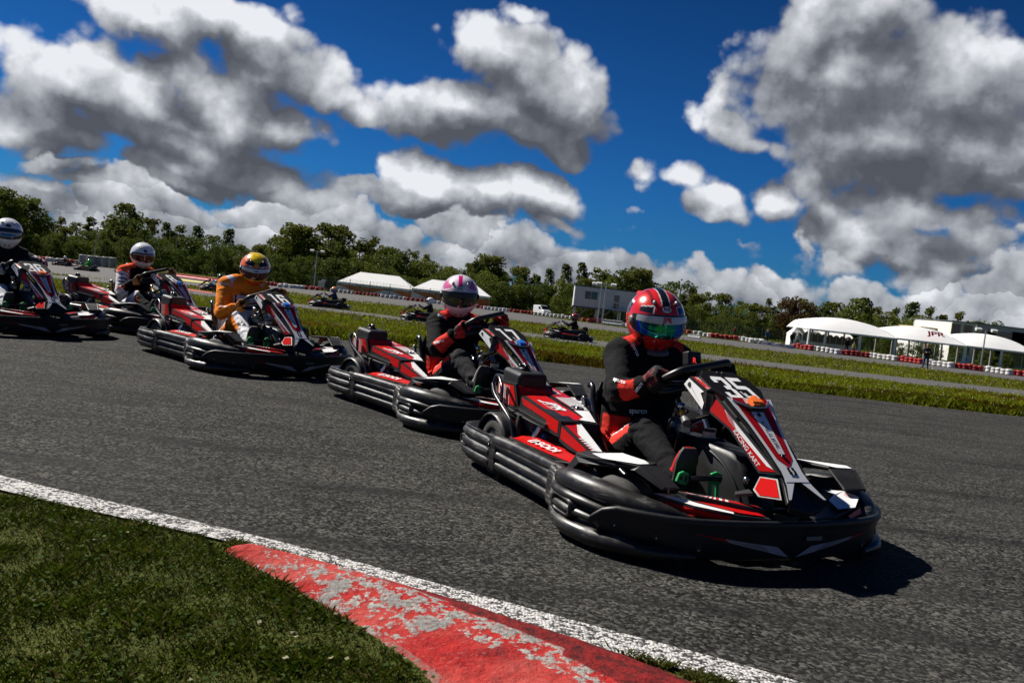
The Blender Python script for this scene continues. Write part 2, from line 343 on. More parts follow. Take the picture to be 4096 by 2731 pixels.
def logo_s(mb,o,xd,yd,h,m,bg,shear=.25):   # square emblem with an S cut through it
    o=V(o);xd=V(xd).normalized();yd=V(yd).normalized();n=xd.cross(yd).normalized()
    def q(pts,mm,f): mb.poly([o+xd*((x+shear*y)*h)+yd*(y*h)+n*f for x,y in pts],mm)
    q([(-.5,-.5),(.5,-.5),(.5,.5),(-.5,.5)],m,0)
    q([(-.1,-.5),(.02,-.5),(.16,-.36),(.16,.06),(-.08,.22),(-.2,.14),(-.06,.0),(-.06,-.34)][::1],bg,.0007)
    q([(.1,.5),(-.02,.5),(-.16,.36),(-.16,-.06),(.08,-.22),(.2,-.14),(.06,.0),(.06,.34)],bg,.0009)
def frontx(y): # outer face of the front bumper
    a=abs(y); return .832-.30*a*a-2.1*max(0,a-.38)**2
def flat(P):
    P=[V(p) for p in P]; n=newell(P); c=sum(P,V((0,0,0)))/len(P); return [p-n*(p-c).dot(n) for p in P]
def make_kart(num,clip,rh=(.145,-.155,.55),lh=(.13,.155,.60)):
    K=empty('racing_kart')
    # ---- rear bumper wraps round the back ----
    m=MB(); rows=[]
    for x,y in ((-.46,-.606),(-.62,-.614),(-.78,-.602),(-.865,-.535),(-.905,-.40),(-.92,-.2),(-.922,0),(-.92,.2),(-.905,.40),(-.865,.535),(-.78,.602),(-.62,.614),(-.46,.606)):
        rows.append((x,y,.05 if x>-.7 else .08,.045,.192,.020))
    rows=[r for r in rows[::-1]]
    P=ribband(m,rows,PL)
    for s in(-1,1): slot(m,(-.765,s*.597,.117),(1,s*.10,0),(-.12,s,0),.075,.030,BLK,PL)
    m.build('rear_bumper',K)
    # ---- side bumpers ----
    for s in (-1,1):
        m=MB(); rows=[(-.50,-.600,.09,.045,.198,.004),(-.40,-.603,.09,.042,.198,.004),(-.37,-.600,.085,.045,.19,.024),(-.2,-.592,.07,.045,.188,.030),(0,-.588,.065,.045,.186,.030),(.13,-.590,.05,.045,.180,.026),(.2,-.575,.03,.08,.175,.01)]
        ribband(m,rows,PL)
        m.tube([(-.42,-.575,.178),(-.25,-.562,.178),(0,-.558,.180),(.15,-.566,.186),(.235,-.585,.196)],[.030,.030,.028,.022,.006],PL,12)
        bolt(m,(-.455,-.602,.155),(0,-1,0),.008,BK)
        bolt(m,(-.02,-.545,.198),(0,-.3,1),.006,CH)
        if s>0: m=m.mirror()
        m.build('side_bumper',K)
    # ---- front corner bumpers: fat tubes that swell out before the front wheel ----
    for s in (-1,1):
        m=MB()
        rows=[(.085,-.585,.05,.055,.175,.002),(.125,-.608,.06,.045,.20,.002),(.175,-.618,.07,.045,.192,.004),(.21,-.635,.08,.042,.172,.022),(.28,-.668,.10,.036,.178,.032),(.38,-.680,.12,.03,.182,.034),(.48,-.665,.13,.028,.180,.034),(.57,-.625,.13,.03,.17,.03),(.64,-.565,.11,.03,.15,.02)]
        ribband(m,rows,PL)
        m.tube([(.19,-.59,.175),(.26,-.61,.186),(.36,-.618,.190),(.48,-.595,.186),(.60,-.54,.180),(.70,-.465,.170),(.76,-.38,.155)],[.020,.036,.047,.049,.042,.032,.016],PL,16)
        m.tube([(.30,-.66,.055),(.40,-.665,.048),(.52,-.64,.045),(.62,-.59,.045),(.72,-.50,.045),(.78,-.38,.045)],[.018,.03,.034,.034,.028,.012],PL,12)
        slot(m,(.365,-.672,.112),(1,-.05,0),(.05,-1,0),.115,.040,BLK,PL)
        if s>0: m=m.mirror()
        m.build('corner_bumper',K)
    # ---- front bumper ----
    m=MB(); ys=[-.655,-.648,-.63,-.60,-.55,-.48,-.40,-.30,-.20,-.10]; ys=ys+[0]+[-y for y in ys[::-1]]
    rings=[]
    for y in ys:
        a=abs(y); x=frontx(y); hh=1-max(0,(a-.60)/.062)**2; hh=max(.12,hh); zc_=.105; hi=zc_+.067*hh; lo=zc_-.075*hh
        d=V((1,0,0)) if a<.01 else V((1,.6*y+4.2*max(0,a-.38)*(1 if y>0 else -1),0)).normalized()
        p=V((x,y,0)); pr=[(-.028,hi-.008),(-.020,hi),(-.006,hi+.004),(.006,hi+.002),(.010,hi-.008),(.004,hi-.02),(.0,hi-.03),(-.006,(hi+lo)/2),(-.02,lo+.012),(-.034,lo),(-.05,lo+.004),(-.05,(hi+lo)/2),(-.04,hi-.02)]
        rings.append([p+d*q+V((0,0,z)) for q,z in pr])
    m.loft(rings,PD)
    def fp(y,z,o=.004):
        t=(.172-z)/.14; return V((frontx(y)-.001-.018*max(0,t)**2+o,y,z))
    for s in (-1,1):   # fading stripe sticker low on the face
        A=[(-.40,.128),(-.075,.088),(-.015,.048),(-.20,.068)] # TL TR tip B
        N=26
        for i in range(N):
            u0=i/N; u1=u0+(.62 if i<N*.75 else 1.0)/N*1.0
            def E(u,top):
                a,b=(A[0],A[1]) if top else (A[0],A[2]); y=a[0]+(b[0]-a[0])*u; z=a[1]+(b[1]-a[1])*u
                return y,z
            t0,t1=E(u0,1),E(u1,1); b0,b1=E(u0,0),E(u1,0)
            def sg(c): return fp(-s*c[0]*-1 if s>0 else c[0],c[1],.0045)
            yy=lambda c:(c[0] if s<0 else -c[0])
            q=[fp(yy(t0),t0[1]),fp(yy(t1),t1[1]),fp(yy(b1),b1[1]),fp(yy(b0),b0[1])]
            m.poly(q,RD if u0<.34 else SIL); 
    for y,z in ((-.60,.115),(-.50,.10),(-.37,.075),(.60,.115),(.50,.10),(.37,.075)):
        p=fp(y,z,.0); d=V((1,.6*y+4.2*max(0,abs(y)-.38)*(1 if y>0 else -1),0)).normalized(); m.lathe(p-d*.002,d,[(.0,.013),(.003,.012),(.001,.007),(-.001,.003)],PD,14); bolt(m,p+V((0,0,-.006))-d*.003,d,.004,CH)
    m.box((.836,.075,.118),(.006,.07,.014),GRY)
    m.build('front_bumper',K)
    # ---- nose wings left and right of the nose ----
    for s in (-1,1):
        m=MB(); n=(0,0,1)
        O=[(.565,-.395,.206),(.60,-.425,.214),(.66,-.415,.212),(.735,-.345,.200),(.795,-.22,.188),(.81,-.10,.178),(.74,-.09,.184),(.70,-.16,.196),(.645,-.26,.206),(.60,-.34,.212)]
        m.slab([V(p)+V((.0,-.03,0)) if i<4 else p for i,p in enumerate(O)],.075,PD,n)
        if s<0: m.poly([(.606,-.448,.2165),(.655,-.438,.2150),(.725,-.368,.2040),(.785,-.245,.1920),(.770,-.235,.1935),(.705,-.335,.2065),(.650,-.392,.2150)],WH)
        if s<0: m.poly([(.683,-.335,.2090),(.745,-.262,.1985),(.778,-.215,.1930),(.795,-.12,.185),(.765,-.115,.187),(.735,-.19,.194),(.70,-.26,.2015)],RD)
        # raised inner shelf with candy stripes
        R_=[(.600,-.345,.222),(.640,-.335,.221),(.695,-.255,.214),(.745,-.15,.204),(.76,-.09,.198),(.72,-.085,.200),(.685,-.15,.207),(.64,-.225,.215)]
        m.slab(R_,.02,PD,n)
        for i in range(9 if s<0 else 0):
            u=i/14; u2=u+.036
            def W_(u,e):
                a=[(.610,-.336,.2232),(.690,-.250,.2155),(.750,-.10,.2005)] if e else [(.642,-.326,.2222),(.660,-.225,.2142),(.728,-.10,.2022)]
                x=u*2; j=min(int(x),1); t=x-j; return V(a[j])*(1-t)+V(a[j+1])*t
            m.poly([W_(u,0),W_(u2,0),W_(u2,1),W_(u,1)],RD)
            m.poly([W_(u2,0),W_(u+1/14,0),W_(u+1/14,1),W_(u2,1)],WH)
        if s<0: m.poly([W_(9/14,0),W_(1,0),W_(1,1),W_(9/14,1)],RD)
        # red side patch of the wing
        m.poly([(.668,-.447,.207),(.742,-.378,.197),(.80,-.262,.186),(.80,-.275,.174),(.745,-.390,.176),(.69,-.446,.184)],RD)
        if s>0:
            m.poly([(.665,-.28,.2190),(.70,-.21,.2125),(.748,-.10,.2005),(.728,-.10,.2022),(.69,-.16,.2085),(.645,-.235,.2165),(.64,-.27,.2185)],DR); m=m.mirror(); m.poly([(.585,.345,.2250),(.60,.440,.2240),(.67,.448,.2200),(.765,.330,.2060),(.775,.235,.2020),(.700,.262,.2160),(.655,.335,.2235)],WH)
            m.text('JPR',(.625,.425,.2245),(.6,-.8,-.08),(.8,.6,-.1),.03,DR,w=.05,off=.002,bold=.02)
        m.build('nose_wing',K,bev=.003)
    # ---- nose spine ----
    m=MB(); T0=V((.50,0,.545)); sl=V((.259,0,-.211)).normalized(); up=V((.63,0,.776))
    def nz(d,y,o=0): return T0+sl*d+V((0,y,0))+up*o
    Lt=(nz(.28,0)-T0).length
    E=[(0,.112),(.05,.100),(.13,.078),(.24,.062),(.34,.054),(.40,.062),(.465,.088)]
    out=[nz(d,-w) for d,w in E]+[nz(.462,-.070),nz(.385,-.012),nz(.372,0),nz(.385,.012),nz(.462,.070)]+[nz(d,w) for d,w in E[::-1]]
    def wat(d):
        for (a,b),(c,e) in zip(E,E[1:]):
            if a<=d<=c: return b+(e-b)*(d-a)/(c-a)
        return E[-1][1]
    # body: folded sheet with side flanges
    ds=[0,.05,.13,.24,.34,.385]
    m.loft([[nz(d,-wat(d)),nz(d,0,.004),nz(d,wat(d)),nz(d,wat(d)*.97,-.012),nz(d,-wat(d)*.97,-.012)] for d in ds],PD,sm=False)
    for s in (-1,1):
        m.slab([nz(.37,s*.0),nz(.385,s*.012),nz(.462,s*.070),nz(.468,s*.090),nz(.40,s*.064),nz(.37,s*.056)],.016,PD,up)
        m.poly([nz(.372,s*.003,.0045),nz(.384,s*.0135,.0045),nz(.457,s*.071,.0045),nz(.459,s*.084,.0045),nz(.40,s*.058,.0045),nz(.372,s*.052,.0045)],WH)
        m.slab([nz(.378,0,-.006),nz(.48,s*.075,-.012),nz(.50,0,-.016)],.03,PD,up)
    for a,b in zip(ds[:-1],ds[1:]): m.poly([nz(a+.0,-wat(a)+.007,.0055),nz(b,-wat(b)+.007,.0055),nz(b,wat(b)-.007,.0055),nz(a,wat(a)-.007,.0055)],WH)
    m.poly([nz(0.0,-.082,.0065),nz(.17,-.052,.0065),nz(.285,-.036,.0065),nz(.325,0,.0065),nz(.285,.036,.0065),nz(.17,.052,.0065),nz(0,.082,.0065)],DR)
    m.poly([nz(0.0,-.034,.0075),nz(.265,-.014,.0075),nz(.265,.014,.0075),nz(0,.034,.0075)],WH)
    m.text('OLLER',nz(.115,-.002,.0078)+V((0,-.008,0)),sl,V((0,1,0)),.017,BLK,w=.125)
    m.text('JPR',nz(.06,-.010,.0078),sl,V((0,1,0)),.02,RD,w=.024)
    for d in (.085,.275): m.lathe(nz(d,0,.008),up,[(0,.009),(.003,.008),(.004,.003)],BK,14)
    logo_s(m,nz(.34,0,.0075),V((0,1,0)),-sl,.032,BLK,WH,.0)
    m.build('nose_spine',K,bev=.003)
    # ---- side faces of the nose, lettered ----
    for s in (-1,1):
        m=MB()
        TL=V((.450,-.116,.550)); TR=V((.778,-.058,.325)); BR=V((.700,-.084,.311)); LC=V((.548,-.118,.437)); UE=V((.437,-.124,.481))
        n=(TR-TL).cross(BR-TL); n=n if n.y<0 else -n
        face=flat([TL,TR,BR,LC,UE]); nn=newell(face); nn=nn if nn.y<0 else -nn; TL,TR,BR,LC,UE=face
        m.slab(face,.012,PD,nn)
        ins=inset(face,.008); ins=[p+nn*.0015 for p in ins]; m.poly(ins,RD)
        a,b=ins[0],ins[1]; lo=(LC-TL)
        m.poly([a+(b-a)*.16+nn*.0008,a+(b-a)*.97+nn*.0008,a+(b-a)*.93+(BR-TR)*.18+nn*.0008,a+(b-a)*.34+(BR-TR)*.26+nn*.0008],WH)
        for i in range(9):
            u=.18+i*.014; m.poly([a+(b-a)*u+nn*.0014,a+(b-a)*(u+.006)+nn*.0014,a+(b-a)*(u+.17)+(BR-TR)*.26+nn*.0014,a+(b-a)*(u+.164)+(BR-TR)*.26+nn*.0014],RD)
        xd=(BR-LC).normalized(); yd=nn.cross(xd) ; yd=yd if yd.z>0 else -yd
        if s<0: m.text('RACING KART',LC+(BR-LC)*.08+yd*.009+nn*.0022,xd,yd,.015,WH,w=.165,off=.0001,bold=.01)
        # foot of the nose
        ft=[V((.708,-.086,.303)),V((.774,-.066,.310)),V((.842,-.098,.252)),V((.76,-.130,.246)),V((.695,-.140,.238)),V((.722,-.118,.256))]
        fn=V((.35,-.55,.75)).normalized(); ft=flat([ft[0],ft[1],ft[2],ft[3],ft[5]]); fn=newell(ft); fn=fn if fn.z>0 else -fn; m.slab(ft,.012,PD,fn); m.poly([p+fn*.002 for p in inset(ft,.006)],RMT); m.slab(flat([(.705,-.125,.258),(.742,-.135,.250),(.690,-.168,.236),(.672,-.155,.236)]),.01,PD,(0,0,1))
        if s>0:
            m=m.mirror(); m.text('RACING KART',V((BR.x,-BR.y,BR.z))+(V((LC.x,-LC.y,LC.z))-V((BR.x,-BR.y,BR.z)))*.12+V((0,.001,.012)),V((-xd.x,xd.y,-xd.z)),V((yd.x,-yd.y,yd.z)),.017,WH,w=.155,off=.002,bold=.01)
        m.build('nose_side_panel',K,bev=.0025)
    # ---- number plate ----
    m=MB(); A=V((.300,0,.618)); B=V((.545,0,.518)); pd=(B-A).normalized(); pu=V((-pd.z,0,pd.x)); pu=pu if pu.z>0 else -pu; Lp=(B-A).length
    def np_(u,y,o=0): return A+pd*(u*Lp)+V((0,y,0))+pu*o
    oc=[(0,-.075),(-.02,0),(0,.075),(.18,.118),(.52,.122),(.92,.07),(1.06,.03),(1.06,-.03),(.92,-.07),(.52,-.122),(.18,-.118)]
    m.slab([np_(u,y,.006) for u,y in oc],.012,PD,pu)
    m.poly([p+pu*.0008 for p in inset([np_(u,y,.006) for u,y in oc],.004)],BPL)
    m.tube([np_(.86,-.085,.010),np_(1.03,-.036,.012),np_(1.03,.036,.012),np_(.86,.085,.010)],.004,CH,8,sub=3)
    w=.066 if len(num)==2 else .070; h=.165; g=.013
    x0=-(len(num)*w+(len(num)-1)*g)/2
    for i,c in enumerate(num): digit(m,c,np_(.80,x0+i*(w+g)+(-.004),.0075),V((0,1,0)),-pd,w,h,WH,BPL)
    bolt(m,np_(.06,-.012,.007),pu,.005,DM);bolt(m,np_(.06,.012,.007),pu,.005,DM)
    pl=m.build('number_plate',K,bev=.002)
    m=MB(); cm={'o':OR,'b':BLUE}[clip]; m.box(np_(.93,.006,.017),(.030,.052,.020),cm,Matrix.Rotation(R(22),3,'Y')); m.box(np_(.86,.02,.018),(.035,.022,.014),cm,Matrix.Rotation(R(22),3,'Y')); m.box(np_(.99,-.006,.015),(.02,.03,.016),cm,Matrix.Rotation(R(30),3,'Y')); m.tube([np_(.62,-.004,.012),np_(.76,-.002,.014),np_(.86,.0,.018)],.0035,DM,8,sub=3)
    m.build('transponder_clip',K,bev=.003)
    # ---- side cheeks of the plate (white sticker, red stripes) ----
    for s in (-1,1):
        m=MB(); n=V((.15,-.95,.25)).normalized()
        C=[(.290,-.142,.562),(.318,-.140,.596),(.420,-.134,.556),(.428,-.136,.548),(.432,-.140,.500),(.424,-.142,.478)]
        m.slab([V(p)+n*0 for p in C],.01,PD,n)
        I=[(.294,-.143,.564),(.318,-.141,.591),(.410,-.135,.552),(.395,-.138,.545),(.424,-.140,.512),(.421,-.142,.487)]
        m.poly([V(p)+n*.003 for p in I],WH); m.lathe(V((.327,-.142,.568))+n*.003,n,[(0,.010),(.002,.009)],BLK,14)
        m.text('www.kart.com',V((.338,-.141,.558))+n*.0035,V((.074,0,-.062)),V((.06,-.01,.075)),.0055,BLK,w=.075,off=.0002)
        # top fillet with two stripes
        Q=[(.318,-.141,.599),(.345,-.100,.600),(.432,-.118,.566),(.422,-.136,.560)]; qn=V((.3,-.3,.9)).normalized()
        m.slab(Q,.012,PD,qn); Qi=inset(Q,.005); Qi=[p+qn*.0015 for p in Qi]; m.poly(Qi,DR)
        for u in (.28,.5,.72):
            m.poly([Qi[0]+(Qi[1]-Qi[0])*u+qn*.0006,Qi[0]+(Qi[1]-Qi[0])*(u+.07)+qn*.0006,Qi[3]+(Qi[2]-Qi[3])*(u+.07)+qn*.0006,Qi[3]+(Qi[2]-Qi[3])*u+qn*.0006],WH)
        m.slab([(.424,-.136,.552),(.450,-.120,.548),(.455,-.125,.485),(.428,-.142,.47)],.01,PD,(.6,-.7,.1))
        if s>0: m=m.mirror()
        m.build('plate_cheek',K,bev=.002)
    # ---- front wheel fairings ----
    for s in (-1,1):
        m=MB()
        top=[(.185,-.485,.272),(.225,-.552,.262),(.50,-.552,.300),(.585,-.505,.305),(.545,-.405,.300),(.30,-.40,.292)]
        side=[(.225,-.552,.262),(.145,-.558,.170),(.165,-.560,.160),(.235,-.558,.215),(.27,-.558,.240),(.50,-.558,.278),(.575,-.52,.282),(.68,-.47,.240),(.685,-.465,.252),(.585,-.505,.305),(.50,-.552,.300)]
        top=flat(top); m.slab(top,.012,PD,(-.12,-.1,1)); nn=newell([V(p) for p in top]); nn=nn if nn.z>0 else -nn
        m.poly([V(p)+nn*.0015 for p in [(.262,-.500,.2755),(.30,-.545,.2735),(.50,-.545,.3005),(.572,-.498,.3055),(.538,-.414,.3015),(.33,-.412,.293)]],WH)
        m.slab(side,.012,PD,(0,-1,.1))
        m.slab([(.585,-.505,.305),(.545,-.405,.300),(.66,-.38,.245),(.685,-.465,.252)],.01,PD,(.5,0,.8))
        if s<0: m.slab([(.185,-.485,.272),(.145,-.50,.17),(.145,-.558,.170),(.225,-.552,.262)],.01,PD,(-.8,0,.5))
        if s>0: m=m.mirror()
        m.build('wheel_fairing',K,bev=.004)
    # ---- wheels ----
    for wx,wy,r,w in ((.51,-.505,.127,.125),(.51,.505,.127,.125),(-.53,-.468,.14,.18),(-.53,.468,.14,.18)):
        s=1 if wy>0 else -1; st=R(14) if wx>0 else 0
        ax=V((-math.sin(st),math.cos(st),0))*s; c=V((wx,wy,r))
        m=MB(); h=w/2
        m.lathe(c,ax,[(-h,.068),(-h,r*.84),(-h+.012,r*.965),(-h+.03,r),(h-.03,r),(h-.012,r*.965),(h,r*.84),(h+.003,.088),(h-.004,.070),(h-.02,.066)],RU,40,caps=False)
        wl=m.build('wheel',K)
        m=MB(); m.lathe(c,ax,[(h-.02,.067),(h-.006,.068),(h-.008,.062),(h-.03,.055),(h-.034,.036),(h-.01,.034),(h-.008,.018),(h-.008,.001)],RIM,30,caps=False)
        m.lathe(c,-ax,[(h-.02,.067),(h-.012,.062),(h-.035,.05),(h-.035,.001)],RIM,24,caps=False)
        for k in range(3):
            q=ax.cross(V((0,0,1))).normalized(); z=V((0,0,1)); m.cyl(c+ax*(h-.02)+q*.045*math.cos(k*2.09)+z*.045*math.sin(k*2.09),c+ax*(h-.006)+q*.045*math.cos(k*2.09)+z*.045*math.sin(k*2.09),.006,.006,CH,8)
        m.build('rim',wl)
    m=MB(); m.cyl((-.53,-.45,.14),(-.53,.45,.14),.02,.02,DM); m.build('axle',K); m=MB(); m.cyl((.51,-.44,.12),(.51,.44,.12),.012,.012,BK)
    m.cyl((.53,-.43,.127),(.49,-.30,.12),.02,.016,DM);m.cyl((.53,.43,.127),(.49,.30,.12),.02,.016,DM)
    m.cyl((.51,0,.115),(.40,0,.10),.012,.012,BK); m.build('steering_rod',K)
    # ---- rear wheel covers ----
    for s in (-1,1):
        m=MB(); rings=[]
        for k in range(15):
            a=R(-12+k*17.0); rr=.170; rings.append([V((-.53-rr*math.cos(a)*1.03,-.562,.125+rr*math.sin(a)*.98)),V((-.53-(rr-.01)*math.cos(a),-.575,.125+(rr-.010)*math.sin(a)*.98)),V((-.53-(rr-.018)*math.cos(a),-.566,.125+(rr-.018)*math.sin(a))),V((-.53-(rr-.012)*math.cos(a),-.42,.125+(rr-.012)*math.sin(a))),V((-.53-rr*math.cos(a),-.42,.125+rr*math.sin(a)))])
        m.loft(rings,PD)
        m.slab([(-.62,-.42,.05),(-.68,-.42,.16),(-.60,-.42,.275),(-.45,-.42,.275),(-.38,-.42,.2),(-.4,-.42,.06)],.012,PD,(0,-1,0))
        if s>0: m=m.mirror()
        m.build('wheel_cover',K,bev=.003)
    # ---- floor, chassis ----
    m=MB(); m.slab([(.72,-.18,.055),(.72,.18,.055),(.55,.30,.055),(-.05,.32,.055),(-.05,-.32,.055),(.55,-.30,.055)],.006,PD,(0,0,1))
    for s in(-1,1):
        m.tube([(.70,s*.16,.045),(.45,s*.26,.045),(.0,s*.32,.045),(-.4,s*.30,.05),(-.85,s*.34,.07)],.015,BK,8)
        m.tube([(-.35,s*.42,.06),(.2,s*.50,.06)],.014,BK,8,sub=1)
        m.box((-.1,s*.45,.09),(1.0,.16,.05),PD)
    m.cyl((-.80,-.4,.09),(-.80,.4,.09),.014,.014,BK); m.box((-.1,0,.055),(.7,.6,.02),PD)
    m.build('chassis',K)
    # ---- central tank cover ----
    m=MB(); sec=[(.08,.045,.345,.17),(.16,.055,.356,.15),(.30,.066,.358,.10),(.336,.070,.362,.08),(.344,.072,.355,.08),(.42,.070,.350,.07),(.50,.068,.346,.07),(.555,.064,.338,.07),(.60,.060,.28,.07),(.64,.055,.20,.07),(.66,.05,.15,.07)]
    m.loft([[V((x,-w,lo)),V((x,-w,(lo+hi)/2)),V((x,-w,hi-.018)),V((x,-w+.015,hi)),V((x,w-.015,hi)),V((x,w,hi-.018)),V((x,w,(lo+hi)/2)),V((x,w,lo))] for x,w,hi,lo in sec],PD)
    m.cyl((.30,0,.355),(.30,0,.385),.026,.026,TAN); m.cyl((.30,0,.385),(.30,0,.397),.030,.028,PD)
    m.tube([(.345,-.071,.335),(.42,-.073,.325),(.50,-.070,.29),(.57,-.066,.23),(.62,-.060,.15)],.006,PD,8)
    m.slab([(.075,-.115,.335),(.11,-.110,.338),(.20,-.12,.285),(.27,-.135,.205),(.235,-.14,.20),(.15,-.125,.27)],.012,PD,(.2,-.9,.3))
    m.poly([(.082,-.119,.332),(.108,-.116,.335),(.195,-.125,.285),(.262,-.140,.208),(.238,-.1445,.206),(.155,-.13,.272)],RD)
    m.text('SODI',(.168,-.1315,.272),V((.075,-.012,-.075)),V((.07,-.02,.07)),.020,WH,w=.075,off=.003,bold=.02)
    m.build('tank_cover',K,bev=.006)
    # ---- steering ----
    m=MB(); rh,lh=V(rh),V(lh); a1=(lh-rh).normalized(); c=(rh+lh)/2; sn=V((-.52,0,.85)); sn=(sn-a1*sn.dot(a1)).normalized(); a2=sn.cross(a1)
    ring=[]
    for k in range(24):
        t=2*pi*k/24; x,y=math.cos(t),math.sin(t); 
        y=max(y,-.72) if True else y
        ring.append(c+a1*((lh-rh).length/2*x)+a2*(.145*y))
    m.tube(ring,.0155,BLK,10,closed=True,sub=2)
    for t in (0.1,pi-.1,-pi/2): m.cyl(c-sn*.03,c+a1*.145*math.cos(t)+a2*.11*math.sin(t),.012,.008,BK,8)
    m.cyl(c-sn*.045,c-sn*.02,.045,.045,BK,20)
    m.build('steering_wheel',K)
    m=MB(); m.tube([c-sn*.04,(.24,0,.45),(.40,0,.25),(.5,0,.12)],.011,CH,10,sub=1)
    m.tube([(.42,-.10,.47),(.30,-.09,.42),(.24,-.11,.34),(.25,-.12,.20)],.010,BK,8); m.tube([(.42,.10,.47),(.30,.09,.42),(.24,.11,.34)],.010,BK,8)
    m.tube([(.20,-.075,.43),(.175,-.10,.40),(.175,-.11,.35),(.20,-.10,.31)],.006,BLK,8); m.tube([(.22,-.05,.45),(.20,-.085,.42),(.22,-.10,.37),(.26,-.10,.34)],.007,DM,8)
    m.lathe((.175,-.075,.385),(.3,-.8,.1),[(-.012,.030),(.0,.036),(.004,.034),(.006,.012),(.014,.010)],CH,20); m.box((.20,-.082,.362),(.045,.03,.03),DM); m.box((.262,-.10,.385),(.05,.03,.022),CH); m.box((.285,-.085,.40),(.03,.05,.008),DM)
    m.cyl((.262,-.112,.450),(.285,-.118,.432),.013,.013,YE,14); m.cyl((.280,-.117,.436),(.318,-.128,.415),.013,.018,GRY,14); m.sph((.235,-.10,.47),.016,CH,12); m.cyl((.205,-.10,.49),(.245,-.10,.455),.012,.012,DM,10)
    m.build('steering_column',K)
    # ---- seat and roll rails ----
    m=MB(); prof=[(-.355,.44,.14),(-.345,.40,.16),(-.33,.33,.175),(-.31,.22,.175),(-.27,.13,.17),(-.18,.075,.165),(-.05,.07,.16),(.06,.10,.145)]
    rings=[]
    for x,z,w in prof:
        rings.append([V((x+.05,-w,z+.05)),V((x+.015,-w*.85,z+.012)),V((x,-w*.4,z)),V((x,w*.4,z)),V((x+.015,w*.85,z+.012)),V((x+.05,w,z+.05)),V((x+.04,w+.012,z+.04)),V((x-.01,w*.9,z-.01)),V((x-.02,0,z-.018)),V((x-.01,-w*.9,z-.01)),V((x+.04,-w-.012,z+.04))])
    m.loft(rings,SEAT)
    m.build('seat',K)
    for s in (-1,1):
        m=MB(); m.tube([(-.345,-.185,.462),(-.305,-.205,.478),(-.265,-.215,.462),(-.235,-.225,.41),(-.185,-.232,.34),(-.13,-.24,.28),(-.05,-.25,.225),(.06,-.255,.185),(.16,-.255,.155)],.0125,BK,12)
        m.tube([(-.31,-.235,.40),(-.29,-.245,.415),(-.265,-.245,.40),(-.25,-.245,.34),(-.22,-.245,.27),(-.20,-.245,.20),(-.20,-.25,.08)],.008,BK,8)
        m.slab([(-.305,-.243,.40),(-.27,-.243,.405),(-.25,-.243,.33),(-.225,-.243,.27),(-.25,-.243,.26),(-.285,-.243,.32)],.004,BK,(0,-1,0))
        for p in ((-.28,-.246,.375),(-.262,-.246,.33),(-.25,-.246,.295)): bolt(m,p,(0,-1,0),.008,CH)
        m.tube([(-.36,-.20,.26),(-.29,-.235,.36)],.004,CH,6,sub=1)
        if s>0: m=m.mirror()
        m.build('seat_rail',K)
    # ---- pods: lettered side decks ----
    for s in (-1,1):
        m=MB(); n=(-.05,-.28,.95)
        Dk=[(-.655,-.505,.226),(-.648,-.545,.213),(-.50,-.548,.205),(-.35,-.548,.205),(-.15,-.548,.207),(.0,-.548,.210),(.16,-.535,.212),(.235,-.545,.195),(.262,-.50,.222),(.16,-.43,.235),(.0,-.42,.235),(-.22,-.44,.232),(-.36,-.50,.222),(-.45,-.505,.222),(-.60,-.485,.232)]
        m.slab(Dk,.030,PD,n); nn=V(n).normalized()
        m.poly([p+nn*.0025 for p in inset(Dk,.008)],RD)
        if s<0:
            xd=V((1,.0,.005)); yd=V((-.02,.965,.26))
            logo_s(m,V((-.215,-.505,.2245)),xd,yd,.040,WH,RD,.35)
            m.text('SODI',V((-.175,-.522,.2195)),xd,yd,.033,WH,w=.175,off=.0035,bold=.03,shear=.2)
            m.tube([(.02,-.560,.196),(.10,-.548,.205),(.22,-.520,.222)],.0045,PD,8); bolt(m,(.20,-.515,.225),(0,-.3,1),.006,CH)
            m.sph((-.675,-.535,.215),(.022,.016,.020),PD,10)
        m.slab([(-.655,-.50,.21),(-.655,-.55,.20),(.235,-.55,.19),(.25,-.50,.21),(.25,-.50,.10),(.23,-.545,.09),(-.6,-.545,.09),(-.6,-.50,.09)],.002,PD,n)
        m.slab([(-.62,-.548,.205),(.235,-.545,.195),(.20,-.56,.12),(-.6,-.56,.12)],.01,PD,(0,-1,0))
        if s>0: m=m.mirror()
        if s>0:
            m.slab([(-.62,.44,.40),(.12,.44,.34),(.20,.46,.24),(-.66,.46,.24)],.05,PD,(0,1,0)); m.slab([(-.60,.40,.405),(.12,.40,.345),(.12,.46,.335),(-.60,.46,.395)],.02,PD,(0,0,1))
        m.build('side_pod',K,bev=.003)
    # ---- engine cover (driver's right) ----
    m=MB(); y0=-.478
    # tower with the striped outer face
    t=[(-.685,.345),(-.695,.415),(-.515,.420),(-.455,.312),(-.60,.315)]
    m.slab([(x,y0,z) for x,z in [(-.70,.325),(-.705,.422),(-.512,.428),(-.450,.308),(-.62,.310)]],.19,PD,(0,-1,0))
    of=[(-.690,y0-.002,.338),(-.695,y0-.002,.412),(-.528,y0-.002,.418),(-.472,y0-.002,.322),(-.61,y0-.002,.320)]
    m.poly(of,RD)
    for i in range(7):
        x=-.686+i*.019; w=.010-.0012*i; m.poly([(x,y0-.003,.41),(x+w,y0-.003,.411),(x+w+.014,y0-.003,.325),(x+.014,y0-.003,.325)],WH)
    # front face of the tower, its shade put in as a darker red
    ff=[(-.512,-.476,.426),(-.512,-.30,.426),(-.452,-.30,.392),(-.452,-.476,.315)]
    m.slab(ff,.01,PD,(.6,0,.4)); fn=V((.75,-.02,.5)).normalized(); m.poly([p+V((.006,0,.004)) for p in inset([V(p) for p in ff],.010)],DR)
